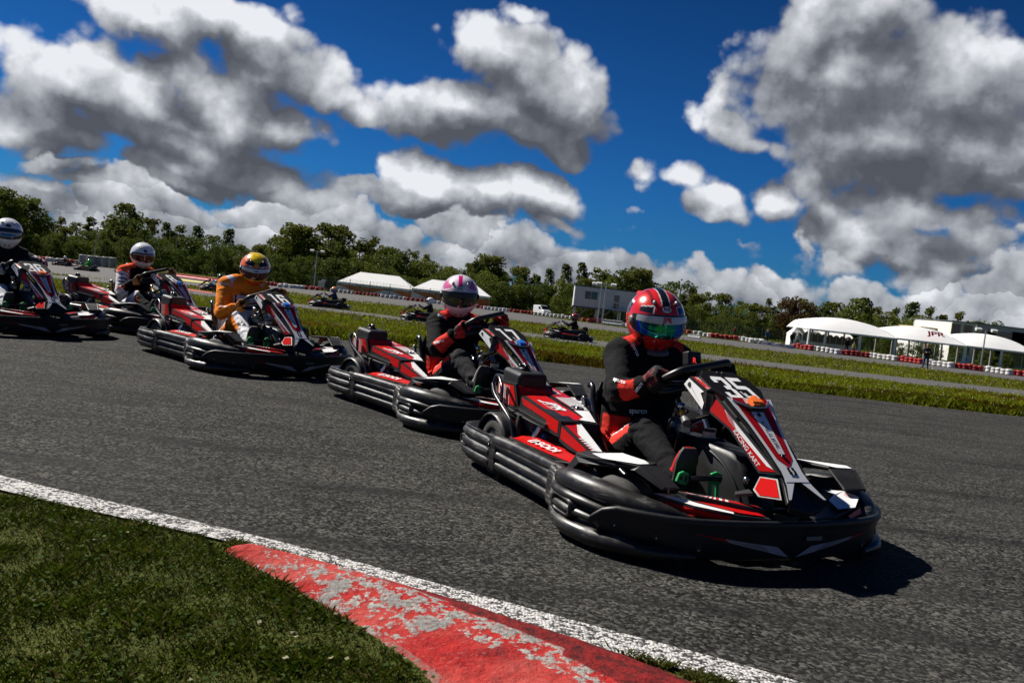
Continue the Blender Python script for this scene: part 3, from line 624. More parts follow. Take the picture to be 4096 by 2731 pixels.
    # sloping lid JFR
    lid=[(-.430,-.470,.386),(-.465,-.345,.392),(-.09,-.345,.350),(-.055,-.380,.344),(-.075,-.470,.342)]
    m.slab(lid,.07,PD,(.1,0,1)); ln=newell([V(p) for p in lid]); ln=ln if ln.z>0 else -ln
    m.poly([p+ln*.002 for p in inset(lid,.008)],DR if False else RD)
    xd=V((.37,0,-.042)); m.text('JPR',V((-.345,-.42,.377)),xd,V((0,1,0)),.050,WH,w=.15,off=.004,bold=.04,shear=.35); m.text('RACING KART',V((-.355,-.442,.377)),xd,V((0,1,0)),.012,WH,w=.15,off=.005,bold=.01)
    # recess
    for (x,y,l,w,z) in ((-.095,-.425,.075,.060,.3455),):
        m.slab([(x-l/2,y-w/2,z+.006),(x+l/2,y-w/2,z-.002),(x+l/2+.01,y+w/2,z-.002),(x-l/2,y+w/2,z+.006)],.01,PD,(0.1,0,1)); m.poly([(x-l/2+.008,y-w/2+.008,z+.0075),(x+l/2-.008,y-w/2+.008,z+.0003),(x+l/2-.008,y+w/2-.008,z+.0003),(x-l/2+.008,y+w/2-.008,z+.0075)],BLK)
    # outer red panel under the lid
    op=[(-.418,y0-.004,.380),(-.060,y0-.004,.338),(-.062,y0-.004,.287),(-.165,y0-.004,.300),(-.170,y0-.004,.325),(-.35,y0-.004,.345),(-.405,y0-.004,.350)]
    m.slab([(-.432,y0-.002,.386),(-.045,y0-.002,.343),(-.045,y0-.002,.275),(-.30,y0-.002,.285),(-.62,y0-.002,.30),(-.60,y0-.002,.325),(-.44,y0-.002,.335)],.05,PD,(0,-1,0))
    m.poly(op,RD)
    m.slab([(-.62,y0-.004,.318),(-.44,y0-.020,.328),(-.30,y0-.022,.318),(-.150,y0-.018,.308),(-.155,y0-.018,.292),(-.30,y0-.022,.296),(-.44,y0-.020,.303),(-.62,y0-.004,.300)],.016,PD,(0,-1,0))
    # inner white/graded ridge
    rd=[(-.60,-.335,.412),(-.58,-.235,.412),(-.30,-.225,.375),(-.03,-.31,.338),(-.06,-.40,.340),(-.10,-.35,.350),(-.30,-.335,.376)]
    m.slab(rd,.05,PD,(.1,0,1)); rn=V((.12,0,.99)).normalized()
    m.poly([V(p)+rn*.003 for p in [(-.585,-.325,.410),(-.57,-.245,.410),(-.40,-.238,.389),(-.40,-.325,.389)]],DR)
    for i in range(16):
        x=-.40+i*.012; m.poly([V((x,-.325-.0*i,.389-.0126/.1*(x+.40)*1.0+.0036)),V((x,-.238-max(0,x+.30)*.27,.389-.126*(x+.40)+.0036)),V((x+.006+.0003*i,-.238-max(0,x+.30)*.27,.389-.126*(x+.406)+.0036)),V((x+.006+.0003*i,-.325,.389-.126*(x+.406)+.0036))],WH); 
    m.poly([V((-.40,-.327,.3912)),V((-.40,-.236,.3912)),V((-.30,-.236,.3786)),V((-.205,-.262,.3666)),V((-.205,-.327,.3666))],RD)
    m.poly([V((-.20,-.335,.3668)),V((-.20,-.262,.3668)),V((-.045,-.315,.3435)),V((-.07,-.385,.3475)),V((-.10,-.345,.3545))],WH)
    m.lathe((-.235,-.30,.371),rn,[(0,.030),(.004,.028),(.004,.018),(.002,.016)],PD,18); bolt(m,(-.235,-.30,.374),rn,.009,CH)
    m.text('SODI',V((-.545,-.30,.4085)),V((1,0,-.125)),V((0,1,0)),.028,WH,w=.10,off=.006,bold=.01)
    # lower front section with the white blade
    lf=[(-.045,-.470,.330),(-.055,-.375,.332),(.235,-.425,.263),(.245,-.478,.261)]
    m.slab(lf,.05,PD,(.25,0,1)); q=V((.235,0,.97)).normalized()
    I=inset(lf,.006); m.poly([p+q*.002 for p in I],DR)
    m.poly([V(p)+q*.0032 for p in [(-.045,-.405,.3305),(-.05,-.382,.3305),(.228,-.428,.2640),(.235,-.462,.2625),(.05,-.450,.3065)]],WH)
    for i in range(6):
        x=.095+i*.020; z=.330-(x+.045)*.238; m.poly([V((x,-.470,z))+q*.0038,V((x+.008,-.470,z-.0019))+q*.0038,V((x+.010,-.450,z-.002))+q*.0038,V((x+.002,-.450,z))+q*.0038],WH)
    sd_=[(-.035,y0-.002,.322),(.180,y0-.002,.272),(.165,y0-.002,.245),(.03,y0-.002,.262),(-.035,y0-.002,.272)]
    m.slab([(-.048,y0,.330),(.245,y0,.261),(.245,y0,.235),(.03,y0,.245),(-.048,y0,.26)],.03,PD,(0,-1,0)); m.poly(sd_,RD)
    m.build('engine_cover',K,bev=.0035)
    # fuel tank box
    m=MB(); m.slab([(-.69,-.468,.490),(-.50,-.468,.480),(-.505,-.315,.482),(-.69,-.315,.492)],.085,PD,(0,0,1)); ft=m.build('fuel_tank',K,bev=.022,seg=4)
    m=MB(); m.lathe((-.595,-.40,.488),(0,0,1),[(0,.028),(.010,.026),(.012,.012),(.018,.012)],PD,18)
    for k in range(3): m.sph((-.595+.018*math.cos(k*2.1),-.40+.018*math.sin(k*2.1),.507),(.014,.014,.008),BK,10)
    m.sph((-.595,-.40,.512),(.009,.009,.007),CH,8); m.build('filler_cap',ft)
    # guard frame at the back of the engine
    m=MB(); m.tube([(-.655,-.525,.405),(-.60,-.535,.365),(-.50,-.535,.320),(-.42,-.535,.285),(-.385,-.535,.26),(-.355,-.53,.20),(-.35,-.51,.14)],.0115,BK,12)
    m.tube([(-.645,-.528,.398),(-.648,-.52,.435),(-.635,-.515,.448),(-.60,-.52,.440),(-.545,-.53,.410),(-.53,-.533,.39),(-.525,-.535,.335)],.008,BK,10)
    m.tube([(-.645,-.525,.40),(-.67,-.50,.37),(-.70,-.45,.30),(-.72,-.4,.15)],.010,BK,10)
    m.build('engine_guard',K)
    m=MB(); ac=V((-.455,-.50,.235)); av=V((.3,-.9,.25)).normalized()
    m.lathe(ac-av*.04,av,[(0,.034),(.055,.036),(.062,.030),(.064,.01)],DR,24)
    for k in range(18):
        a=2*pi*k/18; q1=av.cross(V((0,0,1))).normalized(); q2=av.cross(q1); m.tube([ac+av*.0+(q1*math.cos(a)+q2*math.sin(a))*.037,ac+av*.022+(q1*math.cos(a)+q2*math.sin(a))*.033,ac+av*.028+(q1*math.cos(a)+q2*math.sin(a))*.012],.0028,RD,5,sub=1)
    m.build('air_filter',K)
    m=MB(); m.box((-.37,-.38,.17),(.20,.14,.14),DM); m.box((-.42,-.39,.26),(.12,.12,.05),GRY)
    for k in range(6): m.box((-.37,-.455,.12+k*.016),(.18,.02,.006),CH)
    m.tube([(-.385,-.50,.30),(-.37,-.51,.26),(-.36,-.51,.20),(-.35,-.50,.14)],.014,PD,10); m.box((-.25,-.44,.20),(.012,.02,.10),BLUE); m.cyl((-.30,-.46,.22),(-.28,-.44,.29),.016,.012,CH); m.cyl((-.72,-.2,.2),(-.72,-.38,.2),.05,.05,DM,20); m.tube([(-.72,-.28,.2),(-.6,-.25,.24),(-.45,-.3,.2)],.02,DM,10)
    m.build('engine',K,bev=.003)
    # ---- pedals: green brackets on a black foot bar ----
    for s in (-1,1):
        m=MB(); x=.532
        for y,w in ((-.278,.026),(-.130,.030)):
            z=.250
            pts=[(x,y-w,z-.012),(x,y-w*.6,z+.018),(x-.004,y+w*.2,z+.024),(x,y+w,z+.016),(x,y+w,z-.016),(x,y+w*.6,z-.026),(x,y-w*.3,z-.022)]
            m.slab(pts,.012,GR,(1,0,0)); m.poly([(x+.0015,y+w*.35,z+.012),(x+.0015,y+w*.75,z+.008),(x+.0015,y+w*.7,z-.014),(x+.0015,y+w*.35,z-.012)],BLK); m.poly([(x+.0015,y-w*.6,z+.006),(x+.0015,y-w*.1,z+.012),(x+.0015,y-w*.1,z-.006),(x+.0015,y-w*.6,z-.006)],BLK)
        for q in (-.150,-.118): m.slab([(x-.002,q-.007,.245),(x-.002,q+.007,.245),(x+.02,q+.006,.075),(x+.02,q-.006,.075)],.008,GR,(1,0,0))
        m.slab([(x,-.152,.10),(x,-.112,.10),(x,-.112,.118),(x,-.152,.112)],.008,GR,(1,0,0))
        m.cyl((x+.006,-.25,.250),(x+.006,-.112,.252),.0095,.0095,DM,10)
        if s>0: m=m.mirror()
        m.build('pedal',K,bev=.002)
    m=MB(); m.cyl((.555,-.085,.165),(.63,-.055,.150),.010,.010,CH,10); m.build('brake_linkage',K); m=MB(); m.sph((.645,-.088,.275),.011,CH,10); m.tube([(.60,-.06,.25),(.64,-.085,.262),(.665,-.09,.268)],.006,BK,6,sub=2); m.build('brake_hose',K)
    return K
# ---------- people ----------
def vcol(name,rough=.85,spec=.25,metal=0,coat=0,bump=None,sheen=0):
    def f(t,b):
        k=T(t); a=k.n('ShaderNodeVertexColor'); a.layer_name='Col'; k.i(b,'Base Color',a.outputs[0]); b.inputs['Sheen Weight'].default_value=sheen
        if bump: o=k.co(); k.bump(b,k.m('ADD',k.noise(o,bump,4,.6,dist=.6),k.m('MULTIPLY',k.noise(o,600,1),.15)),.8,.010)
    return mat(name,(.5,.5,.5),rough,metal,spec,coat,f)
CLOTH=vcol('suit cloth',.9,.15,bump=22,sheen=.0); PAINT=vcol('helmet paint',.22,.5,coat=.9); LEATH=vcol('glove cloth',.75,.3,bump=60)
SOLE=mat('shoe sole',(.03,.025,.022),.6)
def capsules(segs,vox,name,m,colf,parent=None,fold=.0035,smooth=2):
    # segs: (tag,a,b,ra,rb); union of tapered limbs grown into ONE continuous skin by voxel remeshing
    mb=MB()
    for tg,a,b,ra,rb in segs:
        a,b=V(a),V(b); d=(b-a); l=d.length
        if l<1e-6: mb.sph(a,ra,CLOTH,20); continue
        n=7; t=d/l; pr=[]
        for k in range(6): pr.append((-ra*math.cos(k/5*pi/2)-.0,max(ra*math.sin(k/5*pi/2),.001)))
        pr=[(h,r) for h,r in pr][:5]+[(l*k/n,ra+(rb-ra)*k/n) for k in range(n+1)]+[(l+rb*math.sin(k/5*pi/2),max(rb*math.cos(k/5*pi/2),.001)) for k in range(1,6)]
        mb.lathe(a,t,pr,CLOTH,20)
    o=mb.build('tmp'); r=o.modifiers.new('r','REMESH'); r.mode='VOXEL'; r.voxel_size=vox; r.use_smooth_shade=True
    if smooth: q=o.modifiers.new('s','SMOOTH'); q.iterations=smooth; q.factor=.7
    dg=bpy.context.evaluated_depsgraph_get(); me=bpy.data.meshes.new_from_object(o.evaluated_get(dg)); bpy.data.objects.remove(o)
    n=len(me.vertices); co=np.empty(n*3); me.vertices.foreach_get('co',co); co=co.reshape(-1,3); no=np.empty(n*3); me.vertices.foreach_get('normal',no); no=no.reshape(-1,3)
    best=np.full(n,1e9); bi=np.zeros(n,int); bt=np.zeros(n)
    for i,(tg,a,b,ra,rb) in enumerate(segs):
        a=np.array(a,float);b=np.array(b,float); d=b-a; L2=max(d@d,1e-9); t=np.clip(((co-a)@d)/L2,0,1); q=a+t[:,None]*d; ds=np.linalg.norm(co-q,axis=1)-(ra+(rb-ra)*t)
        k=ds<best; best[k]=ds[k]; bi[k]=i; bt[k]=t[k]
    if fold:
        for v in range(n):
            i=bi[v]; tg=segs[i][0]; t=bt[v]; p=co[v]
            q_=V(p); nz_=(1-2.2*abs(noise.noise(V((q_.x*11,q_.y*11,q_.z*24))+V((3,1,2)))))*1.3+noise.noise(q_*30)*.5
            am=fold*(1+1.8*(abs(t-.5)*2)**2 if tg[:-1] in('arm','fore','thigh','shin') else 1)
            if tg[:-1] in('arm','fore','thigh','shin'): nz_+=.55*math.sin(t*30+9*noise.noise(V(p)*11))*max(0,noise.noise(V(p)*7)+.35)
            co[v]+=no[v]*nz_*am*.6
        me.vertices.foreach_set('co',co.ravel())
    cols=np.ones((n,4),np.float32)
    for v in range(n): cols[v,:3]=colf(segs[bi[v]][0],bt[v],co[v],no[v])
    ca=me.color_attributes.new('Col','FLOAT_COLOR','POINT'); ca.data.foreach_set('color',cols.ravel())
    me.materials.clear(); me.materials.append(m); me.polygons.foreach_set('material_index',[0]*len(me.polygons)); me.polygons.foreach_set('use_smooth',[True]*len(me.polygons)); me.update()
    me.name=name; ob=bpy.data.objects.new(name,me); COL.objects.link(ob)
    if parent: ob.parent=parent
    return ob
def hand(parent,wr,c,t,b,col,col2,name='glove',rr=.026):
    # closed hand on a rim: c point on the rim, t rim tangent (thumb side), b outward/back-of-hand direction
    c,t,b,wr=V(c),V(t).normalized(),V(b),V(wr); b=(b-t*b.dot(t)).normalized(); w=t.cross(b) 
    if w.dot(c-wr)<0: w=-w
    def at_(a,r,o): return c+(w*math.cos(a)+b*math.sin(a))*r+t*o
    sg=[('palm',at_(R(115),.034,-.026),at_(R(115),.034,.026),.017,.018),('palm',at_(R(150),.040,-.020),at_(R(150),.042,.020),.018,.018),('palm',at_(R(180),.052,0),wr,.024,.028),('palm',at_(R(125),.036,0),at_(R(172),.05,0),.026,.026)]
    for i,(ln,r) in enumerate(((.86,.0085),(.98,.0095),(1.0,.0098),(.95,.0095))):
        o=-.034+.0225*i; a0=[R(100),R(100-62*ln),R(100-125*ln),R(100-178*ln)]; q=[at_(a,rr+(.006 if j==0 else 0),o) for j,a in enumerate(a0)]
        for j in range(3): sg.append(('f%d'%j,q[j],q[j+1],r*(1.12-.08*j),r*(1.05-.09*j)))
    q=[at_(R(165),.040,.030),at_(R(215),.034,.046),at_(R(262),.028,.044),at_(R(300),.026,.036)]
    for j in range(3): sg.append(('f%d'%j,q[j],q[j+1],.0125-.001*j,.011-.001*j))
    sg=[(a,tuple(x),tuple(y),r1,r2) for a,x,y,r1,r2 in sg]
    return capsules(sg,.0042,name,LEATH,lambda s,tt,p,n:(col2 if (s in('f0',) and tt>.2 and tt<.8) or (s=='palm' and (V(n).dot(b)>.8)) else col),parent,fold=.0,smooth=1)
def shoe(parent,ank,heel,toe,col,sole=SOLE,name='shoe'):
    ank,heel,toe=V(ank),V(heel),V(toe); d=(toe-heel); l=d.length; d.normalize(); u=(ank-heel); u=(u-d*u.dot(d)).normalized(); s=d.cross(u)
    m=MB(); M2=mat('shoe %s'%(str(col)),col,.5); rings=[]; so=[]
    for x,w,h0,h1 in ((-.02,.018,.012,.05),(0,.030,.0,.075),(.15,.034,0,.085),(.32,.032,0,.078),(.5,.036,.0,.055),(.72,.042,.0,.042),(.9,.036,.004,.034),(1.0,.022,.010,.024)):
        p=heel+d*(x*l); rings.append([p+s*(w*math.cos(2*pi*k/14))+u*((h0+h1)/2+(h1-h0)/2*math.sin(2*pi*k/14)) for k in range(14)])
        so.append([p+s*((w+.004)*q)+u*z for q,z in ((-1,h0-.002),(-1,h0+.012),(1,h0+.012),(1,h0-.002))])
    m.loft(rings,M2); m.loft(so,sole); m.tube([heel+d*.05*l+u*.05,heel+d*.18*l+u*.085,ank],[.032,.033,.034],M2,12,sub=2)
    return m.build(name,parent)
# helmet surface in its own frame: x forward, y left, z up
def HS(az,el,o=0):
    ce,se=math.cos(el),math.sin(el); x=ce*math.cos(az); y=ce*math.sin(az); z=se
    X=(.150 if x>0 else .148)*x; Y=.126*y; Z=(.132 if z>0 else .165)*z
    if Z<0:
        k=min(1,-Z/.15); Y*=1-.20*k*k; 
        if X>0: X*=1+.10*math.sin(k*pi); X-=.012*k*k
        else: X*=1-.30*k*k
    Z=max(Z,-.152+.015*(X/.15))
    p=V((X,Y,Z)); n=V((x/.15,y/.126,z/.14)).normalized(); return p+n*o
def helmet(parent,pos,yaw,pitch,roll,paint,visor,tagt='Arai',tagc=BLK,tagbg=None,band=None,spoiler=None,chin=None,n=150,name='helmet'):
    M=Matrix.Translation(V(pos))@Matrix.Rotation(yaw,4,'Z')@Matrix.Rotation(pitch,4,'Y')@Matrix.Rotation(roll,4,'X')
    mb=MB(); nu,nv=n,n*2//3
    vs=[];fs=[]
    for j in range(nv+1):
        el=-pi/2+pi*j/nv
        for i in range(nu): vs.append(HS(2*pi*i/nu,el))
    for j in range(nv):
        for i in range(nu): fs.append([j*nu+i,j*nu+(i+1)%nu,(j+1)*nu+(i+1)%nu,(j+1)*nu+i])
    mb.add(vs,fs,PAINT,True)
    o=mb.build(name,parent); me=o.data
    cols=np.ones((len(vs),4),np.float32)
    for i,p in enumerate(vs): cols[i,:3]=paint(p)
    ca=me.color_attributes.new('Col','FLOAT_COLOR','POINT'); ca.data.foreach_set('color',cols.ravel())
    # trims
    d=MB()
    def on(az,z,off):  # surface point at azimuth, height z
        el=math.asin(max(-1,min(1,z/(.132 if z>0 else .165)))); return HS(az,el,off)
    def strip(a0,a1,z0,z1,off,m,N=28,K=5,cf=None):
        rows=[[on(a0+(a1-a0)*i/N,(z0+(z1-z0)*k/K) if not cf else cf(a0+(a1-a0)*i/N,k/K),off) for i in range(N+1)] for k in range(K+1)]
        d.loft(rows,m,caps=False,ring_closed=False)
    vz=lambda az,t:(-.042+ .012*(abs(az)/1.3)**2)+t*(.086-.026*(abs(az)/1.3)**2)
    # eyeport rubber
    strip(-1.30,1.30,0,0,.0015,BLK,cf=lambda a,t:-.050+.020*(abs(a)/1.3)**2+t*(.102-.042*(abs(a)/1.3)**2))
    for s in(-1,1): d.lathe(on(s*1.30,.0,-.004),V((.12,s,0)),[(0,.021),(.010,.020),(.012,.012),(.014,.008)],band[0] if band and band[0] else GRY,20)
    for s in (-1,1):
        p=on(s*.20,-.108,.0005); t_=V((-s*.2,1,0)).normalized()
        d.poly([on(s*.20+.11*math.cos(k*pi/6),-.108+.006*math.sin(k*pi/6),.0012) for k in range(12)],BLK)
    # crown vents
    for s in (-1,1):
        q=on(s*.55,.088,.0); d.slab([q+V((.014,0,.004)),q+V((-.010,.010,.014)),q+V((-.014,-.0,.018)),q+V((-.010,-.010,.014))],.012,BLK if tagc is BLK else RD,(.5,0,1)); d.sph(q+V((.0,0,.008)),(.012,.007,.009),mat('vent grey',(.35,.35,.36),.3),10)
    # maker's oval on the brow
    ae=lambda x,y,off:HS(-x/.145,math.asin((.072+y)/.132),off)
    ov=lambda a,b:[(a*math.cos(2*pi*k/24),b*math.sin(2*pi*k/24)) for k in range(24)]
    d.poly([ae(-x,y,.0012) for x,y in ov(.030,.0135)],tagc); d.poly([ae(-x,y,.0017) for x,y in ov(.0275,.0115)],tagbg or WH)
    gv,gf,gw=glyphs(tagt,.02); sc=.040/gw
    d.add([HS(-(-(x-gw/2)*sc)/.145,math.asin((.0675+y*sc)/.132),.0024) for x,y in gv],gf,tagc)
    # visor
    d.build('helmet_trim',o)
    d=MB(); strip(-1.02,1.02,0,0,.006,visor,N=40,K=8,cf=vz)
    vo_=d.build('visor',o)
    if band:
        d=MB(); strip(-1.05,1.05,0,0,.0072,band[1],N=30,K=2,cf=lambda a,t:vz(a,.66)+t*(vz(a,1)-vz(a,.66)))
        if band[2]:
            gv,gf,gw=glyphs(band[2],.03); sc=band[3]/gw
            d.add([on((x-gw/2)*sc/.155,vz(0,.74)+y*sc*.85,.0085) for x,y in gv],gf,band[4])
        d.build('sun_strip',o)
    if spoiler:
        d=MB(); d.slab([V((-.085,-.062,.098)),V((-.085,.062,.098)),V((-.172,.045,.082)),V((-.172,-.045,.082))],.045,spoiler,(0,0,1)); d.build('spoiler',o,bev=.012,seg=3)
    if chin:
        d=MB(); d.loft([[HS(a,-.80,.000)+V((0,0,.0)),HS(a,-.80,.0)+V((.018,0,-.014)),HS(a,-.80,0)+V((.014,0,-.022)),HS(a,-.95,-.004)+V((0,0,-.01))] for a in [-.7+.1*i for i in range(15)]],chin); d.build('chin_spoiler',o)
    o.matrix_local=M
    return o
BK_=(.008,.008,.009)
def mixv(a,b,t): return tuple(a[i]+(b[i]-a[i])*t for i in range(3))
def driver(rh,lh,colf,gc,gc2,shoec,head=(-.15,0,.80),sh=.625,elR=(0,-.265,.487),elL=(-.03,.265,.51),knR=(.15,-.17,.355),knL=(.15,.17,.37),anR=(.42,-.225,.232),anL=(.42,.225,.235),vox=.008,gl=True,sx=-.185,lean=0):
    rh,lh=V(rh),V(lh); wR=rh+(V(elR)-rh).normalized()*.075+V((-.01,0,.0)); wL=lh+(V(elL)-lh).normalized()*.075
    H=V(head); sg=[('pelvis',(-.25,-.06,.165),(-.25,.06,.165),.115,.115),
    ('belly',(-.245,-.045,.20),(sx-.02,-.05,sh-.16),.115,.125),('belly',(-.245,.045,.20),(sx-.02,.05,sh-.16),.115,.125),
    ('chest',(sx-.005,-.07,sh-.14),(sx,-.10,sh-.03),.118,.085),('chest',(sx-.005,.07,sh-.14),(sx,.10,sh-.03),.118,.085),('chest',(sx,-.1,sh-.02),(sx,.1,sh-.02),.085,.085),
    ('neck',(sx,0,sh),(H.x-.02,H.y,H.z-.09),.072,.062),
    ('yokeR',(sx,-.06,sh+.03),(sx+.01,-.155,sh-.01),.058,.070),('yokeL',(sx,.06,sh+.03),(sx+.01,.155,sh-.01),.058,.070),
    ('armR',(sx+.015,-.162,sh-.025),elR,.066,.050),('armL',(sx+.015,.162,sh-.025),elL,.066,.050),
    ('foreR',elR,wR,.050,.036),('foreL',elL,wL,.050,.036),
    ('thighR',(-.19,-.095,.165),knR,.098,.068),('thighL',(-.19,.095,.165),knL,.098,.068),
    ('shinR',knR,anR,.064,.042),('shinL',knL,anL,.064,.042)]
    sg=[(a,tuple(x),tuple(y),r1,r2) for a,x,y,r1,r2 in sg]
    P=capsules(sg,vox,'person',CLOTH,colf)
    if gl:
        a1=(lh-rh).normalized(); sn=V((-.52,0,.85)); sn=(sn-a1*sn.dot(a1)).normalized(); a2=sn.cross(a1); a2=a2 if a2.x>0 else -a2
        hand(P,wR,rh,a2,-a1+sn*.5,gc,gc2); hand(P,wL,lh,a2,a1+sn*.5,gc,gc2)
    for an,s in ((anR,-1),(anL,1)):
        an=V(an); shoe(P,an,an+V((.02,0,-.065)),an+V((.075,-s*.0,.115)),shoec)
    return P
# ---------- the five near karts and their drivers ----------
RO=(.80,.045,.03); OG=(.85,.24,.02); WT=(.72,.72,.74)
def stripes(x,a,b): return a<x<b
def suit_black_red(sg,t,p,n,leg=BK_):
    s=sg[:-1]
    if s=='fore' and .0<t<.86 and (n[2]>-.3 or n[0]>.4) and not(n[2]>.85):
        return RO
    if s=='yoke' and n[0]>.15 and .15<t<.75: return RO
    if sg in('belly','pelvis') and abs(p[1])>.10 and .19<p[2]<.36 and abs(n[1])>.35 and n[0]>-.1: return RO
    if s=='thigh':
        if t<.33 and n[2]>-.1: return RO
        if t<.95 and abs(n[1])>.55 and n[2]>.08 and n[2]<.66 : return RO if n[2]<.57 else WT
        return leg if t>.3 else BK_
    if s=='shin': return leg
    if s=='chest' and n[0]>.3 and abs(abs(p[1])-.115)<.006: return WT
    return BK_
def suit_orange(sg,t,p,n):
    s=sg[:-1]
    if s in('arm','fore'):
        if s=='arm' and t<.10 and n[0]>.1: return (.6,.6,.66)
        return OG
    if s=='yoke': return (.62,.62,.68) if (.35<t<.9 and n[0]>0) else OG
    if sg=='neck': return OG
    if sg=='chest': return OG if (p[2]>.56 or abs(p[1])>.12) else (BK_ if abs(abs(p[1])-.105)<.008 else WT)
    if s=='thigh': return OG if (n[2]<.25 and t>.15 and abs(n[1])>.2) else (OG if t>.93 and n[2]<.4 else WT)
    if s=='shin': return OG if (abs(n[1])>.6 and n[2]<.4 and t<.55) else WT
    return WT
def suit_white_orange(sg,t,p,n):
    s=sg[:-1]
    if s=='yoke': return (.85,.10,.03) if n[2]>.2 else WT
    if s=='arm': return (BK_ if (int(t*14)%3==0 and n[0]>.2 and t>.25) else WT) if t>.12 else (.85,.10,.03)
    if s=='fore': return WT if t<.3 else BK_
    if s=='thigh': return (.85,.14,.03) if .35<abs(n[1])<.55 else (WT if abs(n[1])>.55 else BK_)
    if sg in('belly','pelvis') and abs(n[1])>.6: return WT
    if sg=='chest' and abs(p[1])>.125: return (.85,.10,.03)
    return BK_
def suit_black_white(sg,t,p,n):
    s=sg[:-1]
    if s=='fore': return (.45,.03,.04) if .2<t<.45 else (WT if .5<t<.62 or .10<t<.16 else BK_)
    if s=='arm' and t>.55 and n[2]>.3: return WT if t<.65 else (.25,.02,.03)
    if s=='shin': return WT if n[2]>.0 else BK_
    return BK_
def pt_red(p):
    x,y,z=p; a=math.atan2(y,x); r=(.62,.016,.014)
    if z>.03 and abs(y)<.020 and x>-.10 and z>.085: return (.01,.01,.012) if abs(y)<.016 else WT
    if z>.085 and .045<abs(y)<.058 and x>-.02: return (.25,.004,.006)
    u=(abs(a)-.42)*.15
    if .42<abs(a)<1.0 and .052<z<.084-.02*(abs(a)-.42):
        e=.0035
        if z>.080-.02*(abs(a)-.42) or abs(a)<.45: return WT
        return (.01,.01,.012)
    if abs(a)>1.5 and z>.02 and z<.075: return (.01,.01,.012) if z<.066 else WT
    if z<-.035 and abs(a)>.62 and abs(a)<.98 : return (.01,.01,.012) if z<-.07 else (.015,.012,.012)
    if abs(a)>1.75 and z<-.03: return (.3,.006,.008)
    if z<-.118 and abs(a)<.62: return (.75,.75,.75) if abs(z+.121)<.002 else (.42,.008,.01)
    return r
PK=(.62,.012,.20)
def pt_pink(p):
    x,y,z=p; a=math.atan2(y,x); w=(.82,.80,.82)
    if z>.07 and abs(y)<.014 and x>.01: return PK
    if z>.05 and x>.03 and .014<abs(y)<.05 and abs(math.sin(y*320))<.28 and z<.112: return PK
    if z>.03 and abs(y)>.055 and abs(a)<2.2:
        d=abs(z-.075)+abs(abs(a)-1.05)*.05
        if d<.033: return mixv(PK,w,.15)
        if d<.042: return w
        if d<.047: return PK
    if z<-.07:
        if abs(a)<.55: return mixv(PK,w,.75) if z>-.125 else mixv(PK,w,.25)
        return PK if abs(a)<1.1 and math.sin(z*210+abs(a)*5)>0 else w
    if abs(a)>1.5 and z<.03 and math.sin(z*130+abs(a)*3)>.35: return PK
    return w
def pt_yellow(p):
    x,y,z=p; a=math.atan2(y,x); o=(.88,.17,.012)
    rr=math.hypot(x-.035,y)
    if z>.05 and x>-.07:
        q=math.hypot((x-.01)/1.25,y/.82)
        if q<.082:
            if z>.10 and abs(math.hypot(x-.03,y*1.0)-.026)<.004: return (.72,.22,.01)
            return (.85,.62,.005)
        if x>.07 and z>.06 and abs(y)<.09: return (.012,.012,.015)
        if q<.088: return (.012,.012,.02)
        if q<.105: return o
        if q<.112: return (.7,.65,.6)
    if z<-.06 and abs(a)<.62: return (.85,.10,.015) if z>-.135 else BK_
    if z<-.05 and abs(a)<1.0: return (.55,.55,.02)
    if z<.03 and abs(a)>1.1: return o if math.sin(z*120+a*2)>-.3 else (.75,.5,.01)
    return o
def pt_white(p): return (.80,.80,.81)
def visor_mirror(t,b):
    k=T(t); o=k.co(); s=k.n('ShaderNodeSeparateXYZ'); k.i(s,0,o); n=k.noise(k.map(o,(30,30,3)),1.2,3,.5)
    f=k.m('ADD',k.m('MULTIPLY',s.outputs[1],5.5),k.m('MULTIPLY',n,.9))
    r=k.n('ShaderNodeValToRGB'); k.i(r,0,f); e=r.color_ramp.elements; e[0].position=0; e[0].color=(.02,.05,.75,1); e[1].position=1; e[1].color=(.02,.06,.6,1)
    for q,c in ((.25,(.02,.45,.30,1)),(.45,(.03,.30,.32,1)),(.6,(.02,.42,.22,1)),(.8,(.02,.14,.8,1))):
        x=r.color_ramp.elements.new(q); x.color=c
    k.i(b,'Base Color',r.outputs[0])
VM=mat('mirrored visor',(.1,.3,.5),.07,.95,.5,0,visor_mirror); VD=mat('smoked visor',(.012,.010,.010),.04,.2,.8,coat=1); VR=mat('red tinted visor',(.10,.010,.006),.06,.5,.8,coat=1); VB=mat('blue smoked visor',(.01,.04,.09),.05,.5,.8,coat=1)
